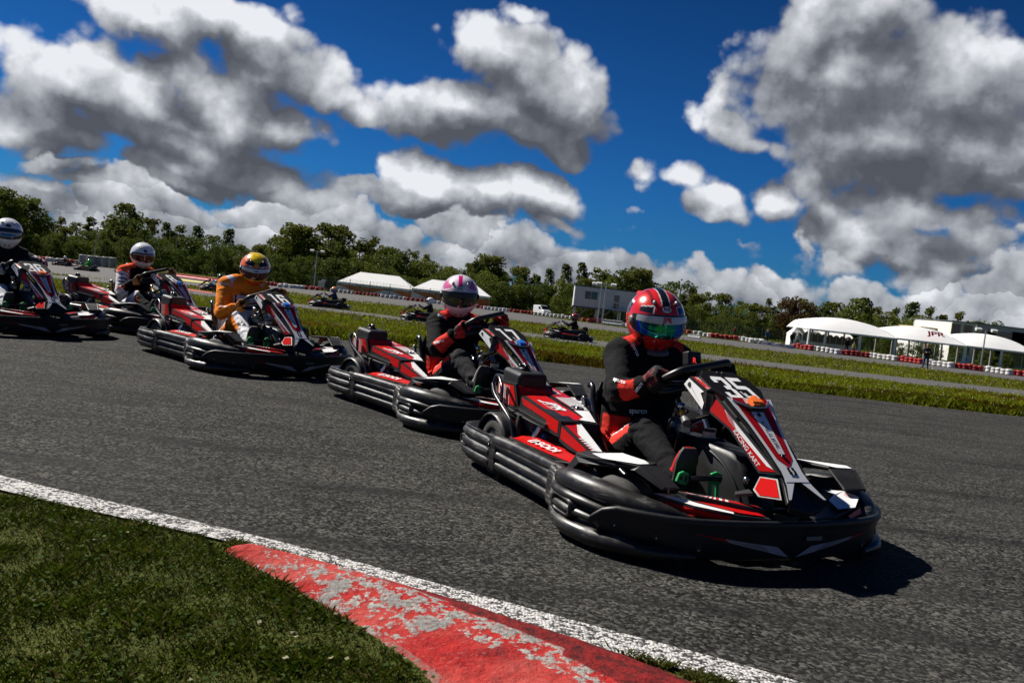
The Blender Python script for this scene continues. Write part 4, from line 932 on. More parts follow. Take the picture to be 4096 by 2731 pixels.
NEAR=[
 dict(num='35',clip='o',loc=(.6893,3.6486),yaw=-64.71,rh=(.150,-.165,.548),lh=(.125,.165,.612),lab='red, white and black rental kart number 35 leading the pack',
   suit=suit_black_red,gl=(BK_,(.12,.01,.012)),shoe=(.55,.02,.02),head=(-.15,-.01,.800),hy=-14,hp=13,hr=4,sh=.640,elR=(.005,-.245,.487),knR=(.128,-.178,.338),
   hel=dict(paint=pt_red,visor=VM,tagc=BLK,tagbg=WH,band=(GRY,SIL,'JPR',.052,DR),spoiler=RD,chin=GRY),plab='driver in black and red suit and red helmet with mirrored blue visor'),
 dict(num='17',clip='b',loc=(-.2768,5.6204),yaw=-51.69,rh=(.115,-.150,.583),lh=(.10,.150,.655),lab='red, white and black rental kart number 17, second in the line',
   suit=lambda s,t,p,n:suit_black_red(s,t,p,n,(.028,.028,.030)),gl=((.55,.02,.02),BK_),shoe=(.35,.32,.28),head=(-.145,-.02,.787),hy=-34,hp=14,hr=2,sh=.595,elR=(.0,-.25,.43),elL=(-.02,.26,.50),knR=(.15,-.165,.385),anR=(.385,-.19,.262),
   hel=dict(paint=pt_pink,visor=VD,tagc=BLK,tagbg=WH,band=(BLK,BLK,None,0,None),spoiler=mat('helmet white',(.8,.78,.8),.2,coat=.8)),plab='driver in black and red suit, red gloves and white and pink helmet'),
 dict(num='16',clip='b',loc=(-2.1898,7.1353),yaw=-44.19,rh=(.105,-.145,.495),lh=(.18,.145,.612),lab='red, white and black rental kart number 16, third in the line',
   suit=suit_orange,gl=((.70,.24,.03),(.25,.08,.02)),shoe=(.62,.58,.50),head=(-.14,.075,.796),hy=-24,hp=20,hr=0,sh=.645,elR=(-.03,-.25,.40),elL=(.02,.27,.47),knR=(.10,-.16,.375),
   hel=dict(paint=pt_yellow,visor=VR,tagc=YE,tagbg=YE,tagt='NSK',band=(BLK,mat('sun strip silver',(.5,.55,.65),.3,.3),'NSK',.045,BLUE),spoiler=mat('helmet orange',(.8,.14,.02),.2,coat=.8)),plab='driver in orange and white suit and yellow and orange helmet'),
 dict(num='36',clip='o',loc=(-4.6241,7.8531),yaw=-35.22,rh=(.11,-.13,.546),lh=(.13,.155,.607),lab='red, white and black rental kart number 36, cut by the left edge of the photo',
   suit=suit_black_white,gl=((.35,.35,.36),BK_),shoe=(.02,.02,.02),head=(-.16,0,.864),hy=-22,hp=6,hr=0,sh=.675,elR=(-.03,-.26,.50),elL=(-.02,.26,.60),
   hel=dict(paint=pt_white,visor=VB,tagc=BLK,tagbg=GRY,band=(BLK,mat('dark sun strip',(.02,.02,.03),.2),None,0,None)),plab='driver in black suit and plain white helmet with blue visor at the left edge'),
 dict(num='8',clip='b',loc=(-4.0041,9.2575),yaw=-30.28,rh=(.08,-.15,.534),lh=(.185,.15,.632),lab='red, white and black rental kart number 8, fourth in the line behind kart 36',
   suit=suit_white_orange,gl=((.50,.22,.05),BK_),shoe=(.02,.02,.02),head=(-.15,.04,.792),hy=-26,hp=14,hr=0,sh=.60,elR=(-.06,-.255,.39),elL=(-.02,.27,.47),
   hel=dict(paint=pt_white,visor=VR,tagc=BLK,tagbg=GRY,band=None,spoiler=mat('helmet white',(.8,.78,.8),.2,coat=.8)),plab='driver in white, orange and black suit and plain white helmet with red visor'),
]
NK={}
for d in NEAR:
    K=make_kart(d['num'],d['clip'],d['rh'],d['lh']); K.location=(*d['loc'],0); K.rotation_euler=(0,0,R(d['yaw']))
    tag(K,d['lab'],'go-kart','rental karts racing in a line on the near track'); NK[d['num']]=K
    kw={k:d[k] for k in ('sh','elR','elL','knR','anR','head') if k in d}
    P=driver(d['rh'],d['lh'],d['suit'],d['gl'][0],d['gl'][1],d['shoe'],vox=.0075,**kw)
    P.location=K.location; P.rotation_euler=K.rotation_euler; tag(P,d['plab'],'person','kart drivers in the near line')
    helmet(P,d['head'],R(d['hy']),R(d['hp']),R(d['hr']),**d['hel'])
    d['P']=P
# lettering printed on the suits, wrapped on to the cloth
from mathutils.bvhtree import BVHTree
def lettering(P,items):
    me=P.data; bv=BVHTree.FromPolygons([v.co for v in me.vertices],[p.vertices for p in me.polygons])
    W_=Matrix.Translation(P.location)@P.rotation_euler.to_matrix().to_4x4(); Wi=W_.inverted(); o=Wi@CAM.matrix_world.translation
    for t,px,py,w,ang,m,asp in items:
        gv,gf,gw=glyphs(t,.025); ca,sa=math.cos(R(ang)),math.sin(R(ang)); sc=w/gw; vs=[]; ok=True
        for x,y in gv:
            u=(x-gw/2)*sc; v=(.35-y)*sc*asp; d=Wi.to_3x3()@ray(px+u*ca-v*sa,py+u*sa+v*ca); h=bv.ray_cast(o,d)
            if h[0] is None: ok=False;break
            vs.append(h[0]-d*.004)
        if ok: b=MB(); b.add(vs,gf,m); b.build('suit_lettering',P)
WI=mat('white ink',(.8,.8,.8),.6); OI=mat('orange ink',(.8,.13,.03),.6)
D_={d['num']:d['P'] for d in NEAR}
lettering(D_['35'],[('sparco',2553,1642,72,2,WI,1.1),('sparco',2478,1520,50,18,WI,1.2),('sparco',2543,1396,58,66,WI,1.0),('astars',2553,1548,44,-52,WI,1.2)])
lettering(D_['17'],[('sparco',1768,1262,36,22,WI,1.2),('sparco',1755,1364,42,-14,WI,1.2)])
lettering(D_['16'],[('PINK',975,1178,26,6,BLK,1),('SODI',985,1202,26,6,BLK,1),('alpinestars',893,1224,36,2,WI,1),('*',962,1318,34,10,BLK,1.2),('LAP',955,1298,14,30,BLK,1.4)])
lettering(D_['8'],[('Sodi',484,1146,32,-12,OI,1.1),('Sodi',548,1196,26,60,OI,1.1)])
# data logger box bolted to the wheel of kart 35
m=MB(); m.box((.118,.010,.652),(.045,.068,.062),PD,Matrix.Rotation(R(-12),3,'Y')); o_=m.build('lap_timer',NK['35'],bev=.009,seg=3)
m=MB(); m.text('R',(.146,-.004,.640),(.0,1,0),(-.2,0,1),.022,mat('red led digits',(.7,.03,.02),.4,emit=((1,.05,.03),.6)),off=.001,bold=.02); m.build('timer_digit',o_)
# ---------- ground ----------
def hz(Y):
    if Y<=9: return 0.0
    if Y<32:
        t=(Y-9)/23; a,b=0,-.65; m0,m1=0,-.0195*23; return (2*t**3-3*t*t+1)*a+(t**3-2*t*t+t)*m0+(-2*t**3+3*t*t)*b+(t**3-t*t)*m1
    if Y<57: return -.026-.0195*Y
    return -1.1375-.0150*(min(Y,200)-57)
def at(px,py,dz=0):
    d=ray(px,py); lo,hi=.3,6000
    f=lambda s:(ZC+d.z*s)-(hz(d.y*s)+dz)
    s=lo; step=.5
    while s<hi and f(s)>0: s+=step; step*=1.06
    a,b=s-step/1.06,s
    for _ in range(40):
        c=(a+b)/2
        if f(c)>0: a=c
        else: b=c
    return V((d.x*a,d.y*a,ZC+d.z*a))
def atY(px,py,Y): d=ray(px,py); return V((d.x,d.y,d.z))*(Y/d.y)+V((0,0,ZC))
def pxm(Y): return F/Y
def f_grass(t,b):
    k=T(t); o=k.co(); n=k.noise(o,.35,5,.6); n2=k.noise(o,6,5,.7); n3=k.noise(o,60,3,.7); f=k.m('ADD',k.m('MULTIPLY',n,.5),k.m('MULTIPLY',n2,.5))
    c=k.mix(k.rmp(f,.35,.65),(.028,.042,.007),(.085,.10,.014)); c=k.mix(k.rmp(n3,.4,.75),c,(.10,.10,.03)); c=k.mix(k.rmp(k.noise(k.map(o,(.6,1,1)),1.3,4,.6),.60,.75,0,.7),c,(.045,.028,.016))
    k.i(b,'Base Color',c); k.i(b,'Roughness',.95); b.inputs['Specular IOR Level'].default_value=.1; k.bump(b,n3,.6,.03)
def f_asph(t,b):
    k=T(t); o=k.co(); v=k.vor(o,105,1); vd=k.vor(o,105,0); s=k.n('ShaderNodeSeparateXYZ'); k.i(s,0,v)
    n=k.noise(o,1.1,5,.6); n2=k.noise(k.map(o,(.35,2.2,1),rot=(0,0,R(18))),2.2,5,.65); n3=k.noise(o,26,3,.6)
    g=k.m('MULTIPLY',k.m('POWER',s.outputs[0],2.0),k.rmp(n3,.25,.7,.5,1.15)); c=k.mix(g,(.005,.005,.005),(.132,.129,.117))
    c=k.mix(k.rmp(n2,.46,.68,0,.75),c,(.009,.009,.0095)); tk=k.noise(k.map(o,(.22,5.5,1),(3,0,0),rot=(0,0,R(24))),1.6,6,.7); c=k.mix(k.rmp(tk,.56,.70,0,.7),c,(.007,.007,.0075)); c=k.mix(k.rmp(n,.4,.75,0,.22),c,(.085,.082,.076)); 
    c=k.mix(k.rmp(k.noise(o,9,2,.5),.70,.74,0,.8),c,(.010,.010,.010)); k.i(b,'Base Color',c); k.i(b,'Roughness',k.rmp(n2,.3,.7,.95,.8)); b.inputs['Specular IOR Level'].default_value=.08
    k.bump(b,k.m('ADD',k.m('MULTIPLY',k.m('SUBTRACT',.5,vd),.5),k.noise(o,320,2,.6)),.55,.005)
def f_far(t,b):
    k=T(t); o=k.co(); n=k.noise(o,.5,4,.6); n2=k.noise(o,8,4,.7); k.i(b,'Base Color',k.mix(k.m('MULTIPLY',n2,.9),(.045,.043,.040),(.095,.091,.086))); k.i(b,'Roughness',.9)
GRASS=mat('turf',fn=f_grass); ASPH=mat('coarse asphalt',fn=f_asph); ASF=mat('old asphalt',fn=f_far)
def sheet(name,rows,m,kind='structure'):
    b=MB(); b.loft(rows,m,caps=False,ring_closed=False,sm=True); return tag(b.build(name),kind=kind)
ys=[-30,-5,0,2,4,6,8,9]+[9+i*1.15 for i in range(1,21)]+[36,42,50,57,80,110,150,200,260,400,900,3000,9000]
sheet('ground',[[V((x,y,hz(y)-.004)) for x in (-9000,-300,-60,-25,-10,-4,0,4,10,25,60,300,9000)] for y in ys],GRASS)
nearedge=[(-14,4.6),(-9,4.4),(-5,3.9),(-3,3.3),(-1.63,2.796),(-.741,2.523),(-.156,2.276),(.239,2.078),(.633,1.92),(1.2,1.55),(1.9,.9),(2.6,-.2),(3.2,-2),(3.8,-6)]
E=cr([V((x,y,0)) for x,y in nearedge],6)
rows=[[V((p.x,p.y,.0)) for p in E]]
for k in range(1,13):
    t=k/12; rows.append([V((p.x+(p2x-p.x)*t,p.y+(11.05-p.y+.12*math.sin(p2x*.9)+.05*math.sin(p2x*3.1))*t,hz(p.y+(11.05-p.y)*t))) for p,p2x in ((p,-40+72*i/(len(E)-1)) for i,p in enumerate(E))])
sheet('track',rows,ASPH)
# painted edge line, worn through to the stones
def f_line(t,b):
    k=T(t); o=k.co(); v=k.vor(o,110,1); s=k.n('ShaderNodeSeparateXYZ'); k.i(s,0,v); n=k.noise(o,16,5,.7); f=k.rmp(k.m('ADD',k.m('MULTIPLY',s.outputs[0],.55),k.m('MULTIPLY',n,.75)),.62,.76)
    k.i(b,'Base Color',k.mix(f,(.52,.505,.49),(.03,.03,.028))); k.i(b,'Roughness',.8); k.bump(b,k.m('SUBTRACT',.5,k.vor(o,110,0)),.9,.006)
upper=[(-14,4.78),(-9,4.57),(-5,4.07),(-3,3.47),(-1.731,2.965),(-.721,2.620),(-.147,2.385),(.300,2.195),(.752,2.000),(1.30,1.64),(2.02,.97),(2.73,-.14),(3.34,-1.95),(3.95,-6)]
U=cr([V((x,y,.004)) for x,y in upper],6); Lw=[p+V((0,0,.004)) for p in E]
sheet('track_edge_line',[[a.lerp(b,.0) for a,b in zip(Lw,U)],[b for b in U]],mat('worn white line',fn=f_line))
# kerb: painted concrete hump
def f_kerb(t,b):
    k=T(t); o=k.co(); n=k.noise(o,9,7,.68); n2=k.noise(k.map(o,(1,1,1),(3,1,0)),28,5,.7); big=k.noise(k.map(o,(2.2,3.2,1),(0,7,0),rot=(0,0,R(35))),1.5,4,.6); s=k.n('ShaderNodeSeparateXYZ'); k.i(s,0,o)
    a=k.n('ShaderNodeVertexColor'); a.layer_name='Col'; q=k.n('ShaderNodeSeparateColor'); k.i(q,0,a.outputs[0])
    n4=k.noise(o,70,4,.7); red=k.mix(k.rmp(n2,.35,.65),(.40,.016,.013),(.24,.005,.006)); red=k.mix(k.rmp(n,.5,.62,0,.8),red,(.13,.008,.010)); red=k.mix(k.rmp(big,.42,.62,0,.65),red,(.46,.075,.06)); red=k.mix(k.rmp(n4,.54,.68,0,.45),red,(.42,.13,.11))
    conc=k.mix(k.rmp(n4,.3,.7),(.10,.09,.08),(.44,.42,.39)); conc=k.mix(k.rmp(n,.5,.68,0,.8),conc,(.16,.15,.15)); f=k.rmp(k.m('ADD',k.m('ADD',k.m('MULTIPLY',k.m('SUBTRACT',n2,.5),1.7),k.m('MULTIPLY',k.m('SUBTRACT',n4,.5),.9)),k.m('ADD',k.m('MULTIPLY',k.m('SUBTRACT',n,.5),1.3),q.outputs[0])),.42,.50)
    c=k.mix(f,red,conc); dk=k.rmp(k.m('ADD',q.outputs[1],k.m('MULTIPLY',k.m('SUBTRACT',n,.5),.8)),.45,.62)
    c=k.mix(dk,c,k.mix(k.rmp(n2,.3,.6),(.012,.006,.006),(.22,.010,.010))); c=k.mix(k.rmp(k.m('ADD',q.outputs[2],k.m('MULTIPLY',n2,.5)),.72,.86),c,(.20,.18,.15))
    k.i(b,'Base Color',c); k.i(b,'Roughness',.85); b.inputs['Specular IOR Level'].default_value=.2; k.bump(b,k.m('ADD',n,k.m('MULTIPLY',n2,.8)),1.0,.016)
ki=[(-.765,2.482),(-.66,2.478),(-.478,2.428),(-.172,2.308),(.108,2.172),(.362,2.034),(.605,1.862),(.945,1.55),(1.49,.84)]
ko=[(-.775,2.470),(-.700,2.400),(-.537,2.262),(-.352,2.085),(-.215,1.945),(-.075,1.760),(.08,1.50),(.30,1.15),(.7,.4)]
ki=cr([V((*p,0)) for p in ki],10); ko=cr([V((*p,0)) for p in ko],10); K_=14; b=MB(); rings=[]
for i,(p,q) in enumerate(zip(ki,ko)):
    h=.032*min(1,i/9)**.7+.004; rings.append([p.lerp(q,k/K_)+V((0,0,h*min(1,(math.sin(pi*min(1,(k/K_)*1.0)**.62)+.0)*1.0)+.0035*noise.noise(V((i*.4,k*.6,0)))-.006)) for k in range(K_+1)])
b.loft(rings,mat('chipped kerb paint',fn=f_kerb),caps=False,ring_closed=False); ko_=b.build('kerb'); tag(ko_,'structure' and None,None,None,'structure')
me=ko_.data; cl=np.ones((len(me.vertices),4),np.float32)
for i in range(len(ki)):
    for k in range(K_+1):
        u=i/(len(ki)-1)*8; v=k/K_; chip=.16+.36*max(0,min(1,(u-.6)/2.2))*(1-abs(v-.45)*.7)-(.9 if (u>4.0 and v>.62) or (u>4.6 and v>.5) else 0)
        cl[i*(K_+1)+k,:3]=(max(0,chip),max(0,min(1,(u-1.8)/1.6))*(1.0 if v<.26+.05*max(0,u-3) else 0)*.86,.52 if v>.90 or v<.03 else 0)
me.color_attributes.new('Col','FLOAT_COLOR','POINT').data.foreach_set('color',cl.ravel())
# farther ribbons of asphalt
def ribbon(name,up,lo,m,dz=.006,sub=5):
    A=cr([V((x,y,0)) for x,y in up],sub); B=cr([V((x,y,0)) for x,y in lo],sub)
    return sheet(name,[[at(p.x,p.y)+V((0,0,dz)) for p in A],[at((p.x+q.x)/2,(p.y+q.y)/2)+V((0,0,dz)) for p,q in zip(A,B)],[at(p.x,p.y)+V((0,0,dz)) for p in B]],m)
xb=[-600,0,500,745,1054,1363,1703,2100,2449,3000,3500,4096,4800]
ribbon('service_lane',list(zip(xb,[1010,1080,1127,1157,1198,1239,1282,1331,1371,1439,1497,1562,1640])),list(zip(xb,[1020,1092,1142,1175,1213,1252,1297,1350,1395,1465,1523,1588,1668])),ASF)
xc=[-600,0,203,447,721,900,1100,1400,1735,2100,2542,3000,3500,4096,4800]
UC=[955,1014,1040,1074,1108,1127,1144,1176,1213,1256,1318,1371,1435,1503,1590]; LC_=[1000,1074,1094,1124,1143,1152,1161,1202,1237,1288,1338,1397,1455,1526,1612]
ribbon('back_straight',list(zip(xc,UC)),list(zip(xc,LC_)),ASF,.007)
def upC(x): return float(np.interp(x,xc,UC))
# ---------- grass blades ----------
rng=np.random.default_rng(5)
def inpoly(x,y,P):
    r=np.zeros(len(x),bool); n=len(P)
    for i in range(n):
        x1,y1=P[i];x2,y2=P[(i+1)%n]; c=((y1>y)!=(y2>y))&(x<(x2-x1)*(y-y1)/((y2-y1)+1e-12)+x1); r^=c
    return r
def blades(x,y,z,h,w,lean):
    n=len(x); a=rng.uniform(0,2*pi,n); l=rng.uniform(0,2*pi,n); ca,sa=np.cos(a)*w/2,np.sin(a)*w/2; q=lean*h
    v=np.empty((n,4,3)); v[:,0]=np.stack([x-ca,y-sa,z],1); v[:,1]=np.stack([x+ca,y+sa,z],1)
    mx,my=x+np.cos(l)*q*.35,y+np.sin(l)*q*.35; v[:,2]=np.stack([mx+ca*.7,my+sa*.7,z+h*.6],1); v[:,3]=np.stack([x+np.cos(l)*q,y+np.sin(l)*q,z+h],1)
    return v
def f_blade(t,b):
    k=T(t); a=k.n('ShaderNodeVertexColor'); a.layer_name='Col'; k.i(b,'Base Color',a.outputs[0]); k.i(b,'Roughness',.75); b.inputs['Specular IOR Level'].default_value=.06
    tr=k.n('ShaderNodeBsdfTranslucent'); k.i(tr,0,a.outputs[0]); mx=k.n('ShaderNodeMixShader'); mx.inputs[0].default_value=.35; o=[n for n in t.nodes if n.type=='OUTPUT_MATERIAL'][0]; t.links.new(b.outputs[0],mx.inputs[1]); t.links.new(tr.outputs[0],mx.inputs[2]); t.links.new(mx.outputs[0],o.inputs[0])
BL_M=mat('grass blade',fn=f_blade)
def quadmesh(name,v,col,m,kind='stuff'):
    n=len(v); me=bpy.data.meshes.new(name); me.vertices.add(n*4); me.vertices.foreach_set('co',v.reshape(-1)); me.loops.add(n*4); me.loops.foreach_set('vertex_index',np.arange(n*4)); me.polygons.add(n); me.polygons.foreach_set('loop_start',np.arange(0,n*4,4)); me.polygons.foreach_set('loop_total',np.full(n,4))
    c=np.ones((n,4,4),np.float32); c[:,:,:3]=col[:,None,:]; me.color_attributes.new('Col','FLOAT_COLOR','POINT').data.foreach_set('color',c.ravel()); me.materials.append(m); me.update(calc_edges=True); me.validate()
    o=bpy.data.objects.new(name,me); COL.objects.link(o); return tag(o,kind=kind) if kind else o
hzv=np.vectorize(hz)
def gcol(n,a=(.018,.038,.003),b=(.105,.135,.010),dry=.08,c=(.20,.16,.06)):
    t=rng.uniform(0,1,n)[:,None]**1.4; o=np.array(a)*(1-t)+np.array(b)*t; d=rng.uniform(0,1,n)<dry; o[d]=np.array(c)*rng.uniform(.5,1.2,(d.sum(),1)); return o
def nfield(x,y,f): return np.array([noise.noise(V((a*f,b*f,0))) for a,b in zip(x,y)])
V_=[];C_=[]
# verge in front of the lens
bord=[(p.x,p.y) for p in E if p.x>-6]; kerbp=[(p.x,p.y) for p in ko]; 
i0=min(range(len(bord)),key=lambda i:abs(bord[i][0]+.77))
poly=bord[:i0]+kerbp+[(.9,.3),(-4,.3),(-6,2)]
n=210000; x=rng.uniform(-2.6,.7,n); y=rng.uniform(.75,3.3,n); k=inpoly(x,y,poly)&(np.abs(x)<y*.75+.3); x,y=x[k],y[k]; n=len(x); nf=nfield(x,y,7)
h=(.008+.013*rng.uniform(0,1,n))*(1+.9*np.clip(nf,-.6,1)); V_.append(blades(x,y,np.full(n,-.003),h,rng.uniform(.0012,.003,n),rng.uniform(.3,1.5,n))); C_.append(gcol(n)*.62*(1+.5*nf[:,None].clip(-.7,.7)))
# broad clover leaves and a few pale stalks
n=5000; x=rng.uniform(-2.4,.4,n); y=rng.uniform(.8,3.2,n); k=inpoly(x,y,poly); x,y=x[k],y[k]; n=len(x); v=np.empty((n,4,3)); r=rng.uniform(.003,.008,n); a=rng.uniform(0,2*pi,n); zz=rng.uniform(.008,.026,n)
for j in range(4): v[:,j]=np.stack([x+r*np.cos(a+j*pi/2),y+r*np.sin(a+j*pi/2),zz+r*rng.uniform(-.5,.5,n)],1)
V_.append(v); C_.append(gcol(n,(.02,.045,.007),(.085,.12,.03),.03,(.35,.32,.22)))
# moss and grass creeping along the line and kerb
idx=rng.integers(0,len(ki)-1,30000); t=rng.uniform(0,1,30000); px_=np.array([(p.x,p.y) for p in ki]); g=px_[idx]*(1-t[:,None])+px_[idx+1]*t[:,None]; x=g[:,0]+rng.normal(0,.012,30000); y=g[:,1]+.010+rng.uniform(-.01,.075,30000)+rng.normal(0,.006,30000); nn_=(nfield(x,y,12)>-.12)&(y<np.interp(x,[p.x for p in E],[p.y for p in E])+.012*rng.normal(size=30000)); x,y=x[nn_],y[nn_]; n=len(x)
V_.append(blades(x,y,np.full(n,.0),rng.uniform(.006,.02,n),rng.uniform(.002,.004,n),rng.uniform(.4,1.6,n))); C_.append(gcol(n,(.035,.05,.008),(.13,.14,.03)))
quadmesh('grass',np.concatenate(V_),np.concatenate(C_),BL_M)
# far side verges
V_=[];C_=[]
def verge(n,y0,y1,h0,h1,w,test,xk=.66,tall=1,colk=1):
    y=np.sqrt(rng.uniform(y0**2,y1**2,n)); x=rng.uniform(-1,1,n)*y*xk; k=test(x,y); x,y=x[k],y[k]; n=len(x); nf=nfield(x,y,1.1); z=hzv(y)
    h=rng.uniform(h0,h1,n)*(1+.8*nf.clip(-.6,1)); V_.append(blades(x,y,z-.004,h,rng.uniform(.5,1,n)*w,rng.uniform(.2,.9,n)))
    c=gcol(n,(.060,.085,.003),(.26,.29,.010),.10,(.17,.11,.03)); mud=nfield(x,y,.45)>.28; c[mud]*=np.array([.75,.45,.5]); C_.append(c*(1+.45*nf[:,None].clip(-.7,.7))*colk)
def proj(x,y,z):
    p=np.stack([x,y,z-ZC],1); cr_=np.array(_cr);cu=np.array(_cu);cf=np.array(_f); d=p@cf; return 2048+F*(p@cr_)/d,1365.5-F*(p@cu)/d
xbl=[1020,1092,1142,1175,1213,1252,1297,1350,1395,1465,1523,1588,1668]; xbu=[1010,1080,1127,1157,1198,1239,1282,1331,1371,1439,1497,1562,1640]
def tA(x,y):
    u,v=proj(x,y,hzv(y)); return (y>11.02+.12*np.sin(x*.9)+.05*np.sin(x*3.1))&(v>np.interp(u,xb,xbl)-1)
def tB(x,y):
    u,v=proj(x,y,hzv(y)); return (v<np.interp(u,xb,xbu)+1)&(v>np.interp(u,xc,LC_)-1)
verge(150000,11.0,21,.018,.058,.012,tA); verge(26000,11.0,12.3,.03,.10,.022,tA,colk=.55); verge(60000,19,45,.03,.11,.03,tA); verge(90000,18,60,.03,.13,.035,tB); verge(30000,50,110,.05,.2,.09,tB)
def tK(x,y):
    u,v=proj(x,y,hzv(y)); return v<np.interp(u,xc,UC)
verge(60000,50,175,.04,.12,.16,tK,colk=.7)
quadmesh('grass',np.concatenate(V_),np.concatenate(C_),BL_M)
# dandelion clocks, daisies and a few buttercups
V_=[];C_=[]
for n,y0,y1,r0,tst in ((1500,11.2,20,.014,tA),(1300,20,45,.03,tA),(1200,22,60,.034,tB)):
    y=rng.uniform(y0,y1,n); x=rng.uniform(-.62,.66,n)*y; k=tst(x,y)&(nfield(x,y,.5)>-.12); x,y=x[k],y[k]; n=len(x); z=hzv(y)+rng.uniform(.04,.16,n); r=r0*rng.uniform(.4,1,n)
    for a in (0,pi/2):
        v=np.empty((n,4,3))
        for j,(dx,dz) in enumerate(((0,-1),(1,0),(0,1),(-1,0))): v[:,j]=np.stack([x+r*dx*math.cos(a),y+r*dx*math.sin(a),z+r*dz],1)
        V_.append(v); c=np.tile(np.array([[.62,.62,.56]]),(n,1)); c[rng.uniform(0,1,n)<.12]=(.7,.5,.02); C_.append(c)
quadmesh('wild_flowers',np.concatenate(V_),np.concatenate(C_),mat('petal',(.5,.5,.5),.8,fn=lambda t,b:T(t).i(b,'Base Color',(lambda a:(setattr(a,'layer_name','Col'),a.outputs[0])[1])(T(t).n('ShaderNodeVertexColor')))))
# ---------- far karts ----------
CV=lambda X,Y,k,ox,oy:(ox+X/k,oy+Y/k)
FARK=[(2266,1359,176,'black driver with black and red helmet in a far kart, behind the lead driver',pt_white,BK_,'k'),
 (1312,1232,186,'driver with orange and white helmet in a far kart between karts 16 and 17',pt_yellow,(.05,.05,.09),'o'),
 (1690,1288,180,'driver mostly hidden behind the pink helmeted driver',pt_white,(.03,.03,.03),'w'),
 (862,1168,184,'driver in turquoise suit in a far kart behind kart 16',pt_white,(.01,.22,.27),'t'),
 (343,1084,190,'driver with bright green helmet and suit in a far kart',pt_white,(.02,.35,.03),'g'),
 (248,1064,192,'driver with white helmet in the farthest kart at left',pt_white,(.03,.03,.035),'w'),
 (497,1092,185,'driver with pale helmet half hidden behind the driver of kart 8',pt_white,(.2,.2,.22),'w')]
def solid(c): return lambda p:c
def rings_paint(c1,c2):
    return lambda p:c1 if math.sin(p[2]*90+p[0]*20)>0 else c2
hp={'k':lambda p:(.4,.02,.02) if math.sin(p[1]*60+p[2]*40)>.5 else (.012,.012,.014),'o':lambda p:(.8,.25,.03) if p[2]>.05 else ((.7,.7,.7) if p[2]>.0 else (.1,.12,.3)),'w':pt_white,'t':lambda p:(.02,.05,.04) if math.sin(p[2]*80)>0 else (.1,.3,.25),'g':solid((.03,.55,.05))}
klab=['far rental kart whose black clad driver is behind the lead driver','far rental kart between karts 16 and 17','far rental kart nose showing behind the pink helmeted driver','far rental kart with the turquoise driver behind kart 16','far rental kart with the bright green driver at left','farthest rental kart at left, with a white helmeted driver','far rental kart hidden behind the driver of kart 8']
proto=make_kart('7','b'); tag(proto,klab[0],'go-kart','rental karts on the far lanes of the circuit')
for i,(px,py,yaw,lab,hpnt,sc,kk) in enumerate(FARK):
    p=at(px,py); k=proto if i==0 else copy_tree(proto); k.location=p+V((0,0,.008)); k.rotation_euler=(0,0,R(yaw)); k['label']=klab[i]
    col=sc; P=driver((.145,-.155,.55),(.13,.155,.60),lambda s,t,q,n,col=col:col,(.02,.02,.02),(.03,.03,.03),(.02,.02,.02),vox=.016,gl=False,knR=(.15,-.17,.345),sx=-.22)
    P.location=k.location; P.rotation_euler=k.rotation_euler; tag(P,lab,'person','drivers of the far karts')
    helmet(P,(-.20,0,.80),0,R(6),0,hp[kk],VD,n=48)
